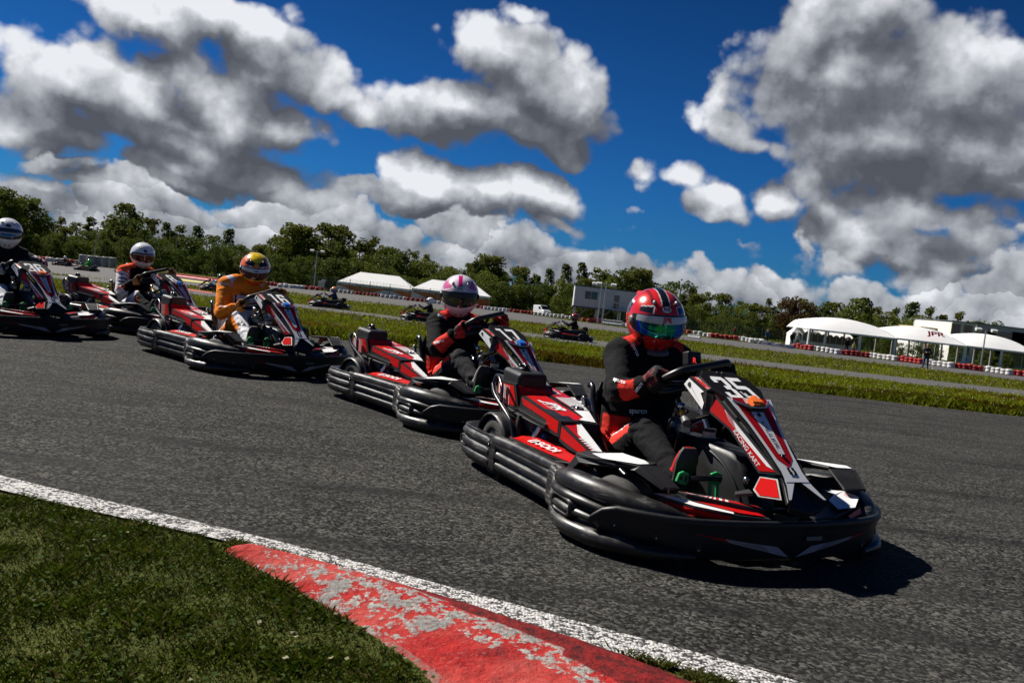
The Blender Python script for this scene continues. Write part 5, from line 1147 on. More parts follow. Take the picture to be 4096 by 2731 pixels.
# ---------- standing people ----------
def standing(px,py,h,yaw,top,leg,lab,arms='cross',skin=(.45,.27,.2),hair=(.03,.02,.015),shoec=(.35,.22,.12)):
    s=h/1.78; q=lambda x,y,z:(x*s,y*s,z*s)
    sg=[('leg',q(0,-.10,.86),q(.02,-.13,.48),.095*s,.068*s),('leg',q(.02,-.13,.48),q(-.01,-.16,.08),.062*s,.045*s),('leg',q(0,.10,.86),q(.03,.12,.48),.095*s,.068*s),('leg',q(.03,.12,.48),q(.0,.15,.08),.062*s,.045*s),
     ('top',q(0,-.07,.92),q(0,-.08,1.12),.125*s,.12*s),('top',q(0,.07,.92),q(0,.08,1.12),.125*s,.12*s),('top',q(0,-.09,1.12),q(-.01,-.11,1.36),.125*s,.095*s),('top',q(0,.09,1.12),q(-.01,.11,1.36),.125*s,.095*s),('top',q(-.01,-.1,1.38),q(-.01,.1,1.38),.08*s,.08*s),
     ('skin',q(0,0,1.42),q(.01,0,1.53),.052*s,.05*s),('skin',q(.02,0,1.60),q(.015,0,1.68),.075*s,.088*s),('skin',q(.10,0,1.62),q(.105,0,1.61),.013*s,.014*s),('hair',q(-.01,0,1.66),q(-.005,0,1.70),.088*s,.090*s)]
    if arms=='cross': sg+=[('top',q(-.01,-.19,1.37),q(.05,-.25,1.10),.055*s,.048*s),('top',q(-.01,.19,1.37),q(.05,.25,1.10),.055*s,.048*s),('top',q(.05,-.25,1.10),q(.19,.05,1.17),.045*s,.036*s),('top',q(.05,.25,1.10),q(.18,-.05,1.13),.045*s,.036*s),('skin',q(.19,.05,1.17),q(.17,.13,1.19),.036*s,.026*s),('skin',q(.18,-.05,1.13),q(.16,-.13,1.16),.036*s,.026*s)]
    else: sg+=[('top',q(-.01,-.19,1.37),q(0,-.25,1.08),.055*s,.045*s),('top',q(-.01,.19,1.37),q(0,.25,1.08),.055*s,.045*s),('top',q(0,-.25,1.08),q(.10,-.24,.86),.042*s,.034*s),('top',q(0,.25,1.08),q(.12,.2,.90),.042*s,.034*s),('skin',q(.10,-.24,.86),q(.14,-.23,.79),.036*s,.028*s),('skin',q(.12,.2,.90),q(.17,.17,.85),.036*s,.028*s)]
    cm={'leg':leg,'top':top,'skin':skin,'hair':hair}
    P=capsules(sg,.02,'person',CLOTH,lambda t_,t,p,n:cm[t_] if t_!='hair' or p[2]>1.665*s or p[0]<.0 else skin,None,fold=.006)
    p=at(px,py); P.location=p; P.rotation_euler=(0,0,R(yaw)); tag(P,lab,'person')
    for y in(-.16,.15): shoe(P,q(0,y,.10),q(-.05,y,.0),q(.19,y*1.1,.0),shoec)
    return P
mp=standing(3699,1478,1.66,-100,(.035,.035,.045),(.045,.075,.15),'man in dark jacket and blue jeans with crossed arms beside the far lane')
m=MB(); m.cyl((.02,.42,0),(.0,.40,1.62),.012,.012,WH,8); fl=m.build('marshal_pole'); fl.location=mp.location; fl.rotation_euler=(0,0,R(-100)); tag(fl,'thin pale pole standing beside the man with crossed arms','pole')
for X,Y,k,ox,oy,h,top,lab in ((1966,692,2.352,2100,1050,1.7,(.25,.02,.03),'marshal in dark red jacket behind the red tyre stacks'),(2268,735,2.352,2100,1050,1.7,(.03,.07,.2),'person in blue jacket beside the white barrier block'),(142,470,2.146,3000,1150,1.7,(.02,.05,.15),'person in navy jacket left of the row of white blocks'),(352,500,2.146,3000,1150,1.7,(.02,.02,.02),'person in black standing in front of the arched tent'),(402,508,2.146,3000,1150,1.7,(.55,.55,.52),'person in white top in front of the arched tent'),(822,565,2.146,3000,1150,1.7,(.015,.015,.015),'person in black under the first canopy bay'),(884,572,2.146,3000,1150,1.3,(.6,.5,.2),'seated person in pale yellow under the first canopy bay')):
    standing(ox+X/k,oy+Y/k,h,-90,top,(.02,.02,.03),lab,'down',shoec=(.03,.03,.03))
# ---------- tyre stacks along the back straight ----------
def f_tp(c,c2):
    def f(t,b):
        k=T(t); o=k.co(); n=k.noise(o,5,4,.7); k.i(b,'Base Color',k.mix(k.rmp(n,.45,.75,0,.9),c,c2)); k.i(b,'Roughness',.65)
    return f
TPR=mat('red painted tyre',fn=f_tp((.40,.015,.018),(.10,.02,.02))); TPW=mat('white painted tyre',fn=f_tp((.62,.61,.60),(.25,.24,.22)))
def tyre_stack(r,n,h,m,jit=0):
    b=MB(); prof=[]
    for i in range(n):
        z=i*h/n; hh=h/n
        prof+=[(z+.02*hh,r*.74),(z+.1*hh,r*.9),(z+.25*hh,r),(z+.5*hh,r*.97),(z+.75*hh,r),(z+.9*hh,r*.9),(z+.99*hh,r*.70)]
    prof+=[(h*.99,r*.5),(h*.8,r*.48)]
    b.lathe((0,0,0),(0,0,1),prof,m,16,caps=False); return b.build('tyre_stack')
protoT={}
for c,m in(('r',TPR),('w',TPW)): protoT[c]=[tyre_stack(.29,2,.46,m),tyre_stack(.28,2,.50,m)]
used=set(); rnd=random.Random(3); NR={'r':0,'w':0}
RUNS=[]
def run(X0,Y0,X1,Y1,c,n,k,ox,oy): RUNS.append((ox+X0/k,oy+Y0/k,ox+X1/k,oy+Y1/k,c,n))
z1_=(2.614,0,780);z2_=(2.529,500,900);z3_=(1.8816,1150,1000);z4_=(2.352,2100,1050);z5_=(2.146,3000,1150)
run(392,682,495,694,'r',4,*z1_);run(500,696,640,706,'w',5,*z1_);run(700,712,775,718,'r',3,*z1_)
run(1445,612,1560,622,'r',4,*z2_);run(1575,625,1800,650,'w',6,*z2_);run(1830,653,1940,662,'r',3,*z2_)
run(-60,283,110,291,'w',5,*z3_);run(140,293,230,300,'r',4,*z3_);run(255,303,310,308,'r',2,*z3_);run(335,315,490,331,'w',6,*z3_);run(520,336,690,352,'r',7,*z3_);run(712,358,880,376,'w',6,*z3_);run(905,380,1075,397,'r',6,*z3_);run(1100,403,1240,416,'w',5,*z3_);run(1250,420,1465,443,'r',7,*z3_);run(1485,448,1655,466,'w',7,*z3_);run(1680,468,1845,486,'r',7,*z3_);run(1865,490,2160,522,'w',11,*z3_)
run(495,548,600,560,'r',3,*z4_);run(925,600,1000,608,'w',3,*z4_);run(1030,612,1250,640,'w',7,*z4_);run(1270,643,1530,668,'r',7,*z4_);run(1548,670,1570,674,'r',1,*z4_);run(1600,676,1735,702,'w',4,*z4_);run(1755,706,1975,732,'r',6,*z4_);run(2012,736,2220,764,'w',6,*z4_)
run(10,475,100,485,'w',3,*z5_);run(382,520,520,540,'r',5,*z5_);run(555,541,750,576,'w',6,*z5_);run(790,578,1005,600,'r',6,*z5_);run(1042,603,1242,630,'w',6,*z5_);run(1278,632,1458,656,'r',6,*z5_);run(1500,660,1722,690,'w',6,*z5_);run(1758,692,1972,718,'r',6,*z5_);run(2008,720,2220,752,'w',6,*z5_);run(2258,752,2420,772,'r',4,*z5_)
cn={'r':'red','w':'white'}
RW=['left of the far karts','by the stack wall at left','at the far left bend','right of the driver of kart 16','left of the marquee','at the first marquee','under the long marquee','at the marquee middle','at the marquee end','by the second marquee','behind the pink helmet','left of the white van','by the white van','right of the white van','under the cabin','behind the lead driver','right of the lead driver','by the marshals','near the white blocks','by the arched tent','at the first canopy bay','at the second canopy bay','left of the standing man','behind the standing man','at the third canopy bay','at the far right']
for ri,(x0,y0,x1,y1,c,n) in enumerate(RUNS):
    for j in range(n):
        t=j/max(n-1,1); src=protoT[c][j%2]
        o=src if src not in used else src.copy()
        if src in used: COL.objects.link(o)
        used.add(src); o.location=at(x0+(x1-x0)*t,y0+(y1-y0)*t)+V((rnd.uniform(-.04,.04),0,0)); s=1+rnd.uniform(-.05,.05); o.scale=(s,s,s*rnd.uniform(.92,1.08)); o.rotation_euler=(rnd.uniform(-.04,.04),rnd.uniform(-.04,.04),rnd.uniform(0,6))
        q=RW[min(ri*len(RW)//len(RUNS),len(RW)-1)]
        tag(o,'%s painted two-tyre stack %s'%(cn[c],q),'tyre stack','painted %s tyre stacks %s'%(cn[c],q))
# tall stacks of pale tyres at far left
TPG=mat('pale grey tyre',fn=f_tp((.33,.33,.32),(.10,.10,.10)))
pt=None
for i,(X,Y,tall) in enumerate(((812,725,.75),(862,732,1.25),(945,742,1.25),(1022,750,1.25),(1098,756,1.25),(1175,762,1.25))):
    if pt is None: o=tyre_stack(.46,5,1.0,TPG); pt=o
    else: o=pt.copy(); COL.objects.link(o)
    p=at(0+X/2.614,780+Y/2.614); sc_=p.y/3427*(33 if i else 22); o.location=p; o.scale=(sc_,sc_,sc_*1.25*tall/1.25); tag(o,'tall stack of pale grey tyres behind the green driver, '+['lowest, at left','second from left','third from left','fourth from left','second from right','rightmost'][i],'tyre stack','tall pale tyre stacks at far left')
# plastic barrier blocks
def block(x0,y0,x1,y1,h,m,name,lab,gr=None,d=.5):
    a,b_=at(x0,y0),at(x1,y1); hh=h*a.y/F; u=(b_-a); u.z=0; L_=u.length; u.normalize(); n=V((-u.y,u.x,0)); sec=[(-d/2,0),(-d/2,hh*.35),(-d/4,hh*.55),(-d/4,hh),(d/4,hh),(d/4,hh*.55),(d/2,hh*.35),(d/2,0)]
    b=MB(); b.loft([[V((t,q,z)) for q,z in sec] for t in (0,L_*.03,L_*.5,L_*.97,L_)],m,sm=False); o=b.build(name,bev=.03); o.location=a; o.rotation_euler=(0,-math.atan2((b_-a).z,L_)*1.0,math.atan2(u.y,u.x)); return tag(o,lab,'barrier',gr)
c4=lambda X,Y:(2100+X/2.352,1050+Y/2.352); c5=lambda X,Y:(3000+X/2.146,1150+Y/2.146)
block(*c4(612,566),*c4(722,576),20,TPR,'barrier_block','red plastic barrier block left of the long white one','plastic barrier blocks'); block(*c4(725,578),*c4(912,600),20,TPW,'barrier_block','long white plastic barrier between red block and white tyres','plastic barrier blocks')
block(*c4(1532,702),*c4(1648,716),13,TPW,'barrier_block','low white barrier just right of the lead helmet','plastic barrier blocks');block(*c4(2235,768),*c4(2308,776),13,TPW,'barrier_block','small white block at the end of white tyres beside blue person','plastic barrier blocks')
for i,(a,b_) in enumerate(((110,172),(198,266),(298,362))): block(*c5(a,490+i*14),*c5(b_,494+i*14),15,TPW,'barrier_block','white block, %s of the three by the arched tent'%['leftmost','middle one','rightmost'][i],'plastic barrier blocks')
block(694,1106,919,1136,14,mat('red barrier plastic',(.42,.03,.03),.5),'red_barrier','long low red barrier with white lines left of kart 16 driver',None,.6)
sheet('painted_run_off',[[at(x,y)+V((0,0,.02)) for x,y in ((690,1112),(760,1121),(840,1131))],[at(x,y)+V((0,0,.02)) for x,y in ((690,1118),(760,1127),(830,1134))]],mat('yellow run off paint',(.55,.50,.10),.7))
sheet('far_kerb',[[at(x,y)+V((0,0,.02)) for x,y in ((735,1152),(790,1162),(850,1170))],[at(x,y)+V((0,0,.02)) for x,y in ((730,1158),(790,1168),(850,1176))]],mat('faded red kerb',(.40,.06,.05),.7))
# ---------- marquees ----------
def f_canvas(t,b):
    k=T(t); o=k.co(); n=k.noise(o,1.2,4,.6); k.i(b,'Base Color',k.mix(n,(.74,.74,.73),(.86,.86,.85))); k.i(b,'Roughness',.6)
CAN=mat('white canvas',fn=f_canvas); ORC=mat('orange canvas',(.60,.15,.03),.7); ALU=mat('tent frame',(.4,.4,.42),.4,.8); DK=mat('dark tent interior',(.015,.015,.015),.9)
def marquee(pxL,pxR,Y,eaveL,wall,roof,dep,lab,orange=True,flipt=False,hip=.22,txt=True):
    A=atY(pxL,eaveL,Y); B=atY(pxR,eaveL+(pxR-pxL)*.1146,Y); L_=B.x-A.x; zb=hz(Y); ez=A.z-zb; R_=empty('marquee',(A.x,Y,zb)); tag(R_,lab,'tent','white marquees behind the tyre barrier')
    b=MB(); rz=ez+roof; hp_=L_*hip
    b.add([(0,0,ez),(L_,0,ez),(L_,dep,ez),(0,dep,ez),(hp_,dep/2,rz),(L_-hp_,dep/2,rz)],[[0,1,5,4],[1,2,5],[2,3,4,5],[3,0,4]],CAN)
    b.slab([(0,-.03,ez+.02),(L_,-.03,ez+.02),(L_,-.03,ez-.35),(0,-.03,ez-.35)],.03,CAN,(0,-1,0)); b.build('roof',R_)
    b=MB(); n=max(2,round(L_/5)); w=L_/n
    for i in range(n+1): b.cyl((i*w,0,0),(i*w,0,ez),.05,.05,ALU,8)
    b.build('frame',R_)
    for i in range(n):
        b=MB(); x0=i*w+.06; x1=(i+1)*w-.06; top=ez-.36; K=14
        pr=[(x0,.0)]+[(x0,top*.75)]+[(x0+(x1-x0)*k/K,top*(.78+.22*math.sin(pi*k/K))) for k in range(K+1)]+[(x1,top*.75),(x1,0)]
        b.slab([V((x,.02,z)) for x,z in pr],.02,CAN,(0,-1,0))
        if orange:
            cur=[(x0+(x1-x0)*k/K,top*(.42+.36*math.cos(pi*(k/K*(1 if i%2==0 else -1)+(0 if i%2==0 else 1))))) for k in range(K+1)]
            o2=[(x,max(z,.0)) for x,z in cur]+[(x1,top*.80) if i%2==0 else (x1,cur[-1][1]+.05)]+[(x0+(x1-x0)*.5,top*.97)]+[(x0,top*.80) if i%2 else (x0,cur[0][1]+.03)]
            b.poly([V((x,-.006,z)) for x,z in o2],ORC)
            if txt: b.text('KARTING',(x0+w*.28,-.012,top*.12),(1,0,0),(0,0,1),top*.18,BLK,w=w*.5)
        b.build('side_panel',R_)
    return R_
marquee(1349,1655,152,1125,0,2.1,7,'long white marquee with orange side panels, left of pink helmet',hip=.24)
marquee(1648,1960,150,1152,0,1.9,7,'white marquee with orange panels partly behind the pink helmet')
# ---------- van ----------
vp=at(2166,1262); VN=empty('van',vp,R(-62),.80); tag(VN,'small white van facing the track behind the white tyres','van')
VW=mat('van paint',(.72,.74,.76),.3,coat=.6); GLS=mat('dark glass',(.01,.012,.015),.06,.0,.8)
b=MB(); s=[(-2.0,.35),(-2.05,1.85),(.55,1.95),(1.35,1.15),(2.0,1.0),(2.1,.4)]
b.slab([V((x,-.85,z)) for x,z in s],1.7,VW,(0,-1,0)); b.build('body',VN,bev=.12,seg=3)
b=MB(); b.poly([(.66,-.72,1.83),(.66,.72,1.83),(1.33,.72,1.2),(1.33,-.72,1.2)],GLS)
b.v=[(x+.05,y,z+.05) for x,y,z in b.v]; b.build('windscreen',VN)
for sgn in(-1,1):
    b=MB(); b.poly([(.1,sgn*.862,1.7),(.62,sgn*.862,1.7),(1.0,sgn*.862,1.2),(.1,sgn*.862,1.2)],GLS); b.build('side_window',VN)
    b=MB(); b.box((2.06,sgn*.62,.82),(.08,.36,.2),mat('headlight lens',(.8,.85,.9),.1,coat=1)); b.build('headlight',VN,bev=.02)
    for x in(-1.25,1.35): b=MB(); b.cyl((x,sgn*.70,.32),(x,sgn*.88,.32),.32,.32,RU,20); b.cyl((x,sgn*.88,.32),(x,sgn*.89,.32),.18,.17,RIM,14); b.build('wheel',VN)
# ---------- site cabin on stilts ----------
Yc=113; A=atY(2302,1142,Yc); zt=A.z; B=atY(2560,1167,Yc); Lc=B.x-A.x; zb=atY(2292,1221,Yc).z; CB=empty('site_cabin',(A.x,Yc,hz(Yc))); tag(CB,'pale grey site cabin on steel stilts behind the lead driver','cabin'); z0=zb-hz(Yc); z1=zt-hz(Yc); Lc=max(Lc,8.6)*1.28
def f_cor(t,b):
    k=T(t); o=k.co(); w=k.n('ShaderNodeTexWave'); k.i(w,'Vector',o); w.inputs['Scale'].default_value=3.2; k.i(b,'Base Color',k.mix(k.noise(o,.8,4,.6),(.50,.51,.53),(.64,.65,.67))); k.bump(b,w.outputs[0],.6,.03)
COR=mat('corrugated wall',fn=f_cor); ROOFD=mat('dark roof edge',(.07,.08,.10),.5); FR=mat('window frame',(.6,.6,.62),.5)
b=MB(); b.box((Lc/2,1.2,(z0+z1)/2),(Lc,2.4,z1-z0),COR); b.build('wall',CB)
b=MB(); b.box((Lc/2,1.2,z1+.06),(Lc+.1,2.5,.16),ROOFD); b.box((Lc/2,1.2,z0-.08),(Lc+.1,2.5,.18),ROOFD); b.build('roof',CB)
for x,w,z,h in ((2.2,1.7,1.55,1.0),(8.6,1.5,1.55,1.0),(11.0,.01,1.5,.01)):
    if w<.1: continue
    b=MB(); b.box((x,-.02,z0+z),(w+.16,.06,h+.16),FR); f=b.build('window',CB); b=MB(); b.box((x-w/4,-.055,z0+z),(w/2-.05,.02,h),GLS); b.box((x+w/4,-.055,z0+z),(w/2-.05,.02,h),GLS); b.build('pane',f)
b=MB(); b.box((5.6,-.02,z0+1.05),(1.0,.06,2.1),FR); f=b.build('door',CB); b=MB(); b.box((5.6,-.06,z0+1.5),(.7,.02,.9),GLS); b.box((5.6,-.06,z0+.55),(.7,.02,.7),GLS); b.build('pane',f)
b=MB(); b.box((3.9,-.2,z0+2.0),(.5,.35,.4),FR); b.build('air_unit',CB)
for x in (.3,3.3,6.3,9.3):
    for y in (.2,2.2): b=MB(); b.box((x,y,z0/2),(.18,.18,z0),ALU); b.build('stilt',CB)
for x in (.3,3.3,6.3): b=MB(); b.cyl((x,.2,.2),(x+1.8,.2,z0),.07,.07,ALU,6); b.build('brace',CB)
b=MB(); b.box((6.0,-.6,z0),(2.4,1.1,.08),ALU)
for x in (4.85,5.6,6.4,7.15): b.cyl((x,-1.1,z0),(x,-1.1,z0+1),.025,.025,ALU,6)
b.cyl((4.85,-1.1,z0+1),(7.15,-1.1,z0+1),.025,.025,ALU,6); b.cyl((4.85,-1.1,z0+.5),(7.15,-1.1,z0+.5),.02,.02,ALU,6); b.build('landing',CB)
# ---------- canopies with white barrel roofs ----------
Yk=104
def onfront(X): # eave line of the canopies in the photo
    x,y=c5(X,400+(X-655)*.1062-25 if X>=640 else 372); return atY(x,y,Yk)
MEM=mat('canopy membrane',(.80,.80,.81),.45,fn=lambda t,b:b.inputs['Subsurface Weight'].__class__ and None)
bays=[(655,1250,'first canopy bay from the left'),(1250,1855,'middle canopy bay with red lettering'),(1855,2470,'third canopy bay, cut by the right edge')]
for i,(a,b_,nm) in enumerate(bays):
    P0=atY(*c5(a,375+(a-655)*.108),Yk); P1=atY(*c5(b_,375+(b_-655)*.108),Yk); L_=P1.x-P0.x; zg=hz(Yk); ez=(P0.z+P1.z)/2-zg; D_k=8.5; R_=empty('canopy',(P0.x,Yk,zg)); tag(R_,'white barrel roofed open canopy, '+nm,'canopy','white barrel roofed canopies at right')
    b=MB(); N_=22; M_=10; rise=1.75; rows=[]
    x_a=-2.1 if i==0 else 0
    for k in range(M_+1):
        v=k/M_; rows.append([V((x_a+(L_-x_a)*j/N_,D_k*v,ez+.05+((0 if (i==0 and j==0) else (.5 if i==0 and j==1 else .85))+rise*.5*(math.sin(pi*j/N_)**.8))*(.80+.20*math.sin(pi*v))*min(1,v*2.4)**.7)) for j in range(N_+1)])
    rows[0]=[V((p.x,0,ez+.05)) for p in rows[0]]
    # front arch rises from a straight eave beam
    b.loft(rows,CAN,caps=False,ring_closed=False); b.build('roof',R_)
    
    for yy in (0,D_k): b=MB(); b.box(((L_+x_a)/2,yy,ez),(L_-x_a,.16,.2),CAN); b.build('eave_beam',R_)
    for x in ((x_a+.1,-.02,L_/2) if i==0 else (-.0,L_*.5) if i!=1 else (0,L_*.985)):
        b=MB(); b.cyl((x,0,0),(x,0,ez),.16,.14,CAN,10); b.build('column',R_)
    for x in (L_*.15,L_*.4,L_*.65,L_*.9):
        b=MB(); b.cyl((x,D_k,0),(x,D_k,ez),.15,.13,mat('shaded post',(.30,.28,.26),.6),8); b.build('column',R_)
    if i==1: b=MB(); b.text('JPR',(L_*.44,.52,ez+.62),(1,0,0),(0,.55,.8),.62,RD,w=2.3,off=.42,bold=.03); b.build('lettering',R_)
# white arched-window marquee behind the first bay
A=atY(*c5(455,400),112); B=atY(*c5(925,440),112); R_=empty('marquee',(A.x,112,hz(112))); tag(R_,'white marquee with arched windows behind the first canopy','tent'); L_=B.x-A.x; ez=A.z-hz(112)-.2
b=MB(); b.add([(0,0,ez),(L_,0,ez),(L_,5,ez),(0,5,ez),(L_*.1,2.5,ez+1.3),(L_*.9,2.5,ez+1.3)],[[0,1,5,4],[1,2,5],[2,3,4,5],[3,0,4]],CAN); b.build('roof',R_)
b=MB(); b.box((L_/2,.02,ez/2),(L_,.05,ez),CAN); b.box((0,2.5,ez/2),(.05,5,ez),CAN); b.build('wall',R_)
for i in range(9):
    b=MB(); x=L_*(i+.5)/9; b.poly([V((x+ .42*math.cos(pi*k/8),-.03,1.5+.42*math.sin(pi*k/8))) for k in range(9)]+[V((x-.42,-.03,.75)),V((x+.42,-.03,.75))],GRY); b.poly([V((x-.02,-.045,.75)),V((x+.02,-.045,.75)),V((x+.02,-.045,1.9)),V((x-.02,-.045,1.9))],CAN); b.build('window',R_)
# pagoda pair at the left of the canopies
for i,(xa,xb_,pk) in enumerate(((362,470,505),(462,600,558))):
    A=atY(*c5(xa,375+i*6),108+i*4); B=atY(*c5(xb_,388+i*6),108+i*4); tp=atY(*c5(pk,298),110+i*4); R_=empty('pagoda_tent',(A.x,108+i*4,hz(108+i*4))); tag(R_,'white peaked tent, %s of the pair left of the canopies'%['left one','right one'][i],'tent','peaked white tents'); L_=(B.x-A.x)*1.25; ez=A.z-hz(108+i*4)-.25; d=L_; ph=tp.z-hz(110)-.1
    b=MB(); cs=[(0,0),(L_,0),(L_,d),(0,d)]; rows=[]
    for t,f in ((0,1),(.25,.62),(.5,.34),(.75,.14),(1,.01)): rows.append([V((L_/2+(x-L_/2)*f,d/2+(y-d/2)*f,ez+(ph-ez)*t**.9)) for x,y in cs])
    b.loft(rows,CAN,sm=False); b.build('roof',R_); b=MB(); b.box((L_/2,0,ez/2),(L_,.04,ez),CAN); b.box((0,d/2,ez/2),(.04,d,ez),CAN); b.build('wall',R_)
    for j in range(3): b=MB(); x=L_*(j+.5)/3; b.poly([V((x+.25*math.cos(pi*k/8),-.04,1.45+.25*math.sin(pi*k/8))) for k in range(9)]+[V((x-.25,-.04,.8)),V((x+.25,-.04,.8))],GRY); b.build('window',R_)
# ---------- buildings at the right ----------
def f_wall(t,b):
    k=T(t); o=k.co(); n=k.noise(k.map(o,(1,1,.25)),.7,5,.6); br=k.n('ShaderNodeTexBrick'); k.i(br,'Vector',k.map(o,(1,1,1),rot=(R(90),0,0))); br.inputs['Scale'].default_value=.35; br.inputs['Mortar Size'].default_value=.008
    k.i(b,'Base Color',k.mix(n,(.62,.62,.60),(.74,.73,.70))); k.i(b,'Roughness',.85); k.bump(b,br.outputs['Fac'],.4,-.02)
WAL=mat('pale render wall',fn=f_wall); WG=mat('grey metal cladding',fn=f_cor if False else (lambda t,b:(lambda k:(k.i(b,'Base Color',k.mix(k.noise(k.co(),.5,4,.6),(.34,.34,.33),(.46,.46,.44))),k.i(b,'Roughness',.6)))(T(t))))
def building(Y,X0,Y0,X1,dep,m,lab,wins,roofc=ROOFD,lower=0):
    A=atY(*c5(X0,Y0),Y); B=atY(*c5(X1,Y0+(X1-X0)*.1146),Y); zg=hz(Y); L_=B.x-A.x; h=A.z-zg; R_=empty('building',(A.x,Y,zg)); tag(R_,lab,'building')
    b=MB(); b.box((L_/2,dep/2,h/2),(L_,dep,h),m); b.build('wall',R_); b=MB(); b.box((L_/2,dep/2,h+.08),(L_+.25,dep+.25,.18),roofc); b.build('roof',R_)
    for (u,v,w,hh,f) in wins:
        b=MB(); b.box((u*L_,-.03,v*h),(w+.25,.1,hh+.25),f); q=b.build('window',R_); b=MB(); b.box((u*L_,-.09,v*h),(w,.04,hh),GLS); b.build('pane',q)
    return R_
YF=mat('yellow window frame',(.45,.42,.10),.5)
building(150,1738,290,1945,14,WAL,'white two storey office block with yellow framed windows at right',[(.18,.80,1.4,1.9,YF),(.68,.80,1.4,1.9,YF),(.18,.30,1.2,1.5,YF),(.7,.30,1.2,1.5,YF)])
building(151.2,1948,312,2600,24,WG,'grey metal clad hall beside the white office block',[(.10,.72,4.2,2.2,FR),(.40,.70,6.6,2.6,FR),(.72,.70,6.6,2.6,FR),(.15,.25,6,3,FR),(.5,.25,6,3,FR)])
building(155,1476,342,1728,9,WAL,'low cream building left of the office block',[(.8,.72,1.3,.6,YF),(.3,.45,1.2,1.0,YF)],mat('ochre roof trim',(.45,.40,.2),.7))
# fence behind the canopies and in front of the wood
def fence(p0,p1,h,lab,step=3.0):
    u=(p1-p0); L_=V((u.x,u.y,0)).length; R_=empty('mesh_fence',p0,math.atan2(u.y,u.x)); tag(R_,lab,'fence'); dz=u.z/L_
    n=int(L_/step); 
    for i in range(n+1): b=MB(); x=i*step; b.box((x,0,h/2+dz*x),(.08,.08,h),mat('green fence post',(.02,.05,.035),.5)); b.build('post',R_)
    b=MB(); 
    for j in range(11): z=.1+j*(h-.2)/10; b.cyl((0,0,z),(L_,0,z+u.z),.011,.011,MATS['green fence post'],4)
    for i in range(int(L_/.5)): x=i*.5; b.cyl((x,0,.1+dz*x),(x,0,h+dz*x),.009,.009,MATS['green fence post'],4)
    b.build('mesh',R_)
fence(V((-31,128,hz(128))),V((-9,128,hz(128))),2.2,'dark green mesh fence behind the far left lanes')
fence(V((14,122,hz(122))),V((82,119,hz(119))),2.0,'dark green mesh fence behind the canopies and marshals')
# ---------- lamp posts ----------
def lamp(px0,py0,px1,py1,Y,lab,heads=2):
    a=atY(px1,py1,Y); t=atY(px0,py0,Y); zg=hz(Y); R_=empty('lamp_post',(a.x,Y,zg)); tag(R_,lab,'lamp post','floodlight posts'); h=t.z-zg
    b=MB(); b.cyl((0,0,0),(0,0,h),.09,.06,ALU,10); b.cyl((-.9,0,h),(.9,0,h),.04,.04,ALU,6); b.build('pole',R_)
    for s_ in (-1,1)[:heads]: b=MB(); b.box((s_*.85,-.1,h+.02),(.6,.35,.28),FR,Matrix.Rotation(.4,3,'X')); b.build('floodlight',R_)
lamp(1268,1005,1256,1140,140,'floodlight post left of the long marquee');lamp(2423,1138,2410,1270,100,'floodlight post in front of the site cabin');lamp(2403,1138,2392,1272,102,'thin floodlight post left of the cabin door',1);lamp(3943,1321,3922,1472,92,'floodlight post by the third canopy bay');lamp(385,915,380,1010,150,'floodlight post against the wood at far left')
# white cabinet by the lane
p=at(1283,1160); b=MB(); b.box((0,0,.7),(.9,.6,1.4),FR); b.box((.3,0,1.5),(.5,.5,.5),WH); o=b.build('control_cabinet',bev=.03); o.location=p; tag(o,'pale control cabinet beside the far kart and tyres','cabinet')
# ---------- the wood ----------
def f_leaf(a,b2,tr=.3):
    def f(t,b):
        k=T(t); g=k.n('ShaderNodeNewGeometry'); oi=k.n('ShaderNodeObjectInfo'); o=k.co(); n=k.noise(o,.5,3,.6)
        f_=k.m('ADD',k.m('MULTIPLY',g.outputs['Random Per Island'],.5),k.m('MULTIPLY',n,.5)); c=k.mix(f_,a,b2); c=k.mix(k.m('MULTIPLY',oi.outputs['Random'],.55),c,(.11,.12,.02)); k.i(b,'Base Color',c); k.i(b,'Roughness',.8); b.inputs['Specular IOR Level'].default_value=.15
        q=k.n('ShaderNodeBsdfTranslucent'); k.i(q,0,c); mx=k.n('ShaderNodeMixShader'); mx.inputs[0].default_value=tr; o_=[n for n in t.nodes if n.type=='OUTPUT_MATERIAL'][0]; t.links.new(b.outputs[0],mx.inputs[1]); t.links.new(q.outputs[0],mx.inputs[2]); t.links.new(mx.outputs[0],o_.inputs[0])
    return f
LF=[mat('leaf dark green',fn=f_leaf((.022,.045,.006),(.10,.14,.015))),mat('leaf olive green',fn=f_leaf((.040,.052,.008),(.17,.18,.022))),mat('leaf copper',fn=f_leaf((.025,.010,.008),(.10,.035,.02))),mat('leaf spring green',fn=f_leaf((.045,.070,.008),(.20,.23,.028)))]
BARK=mat('bark',(.05,.04,.03),.9)
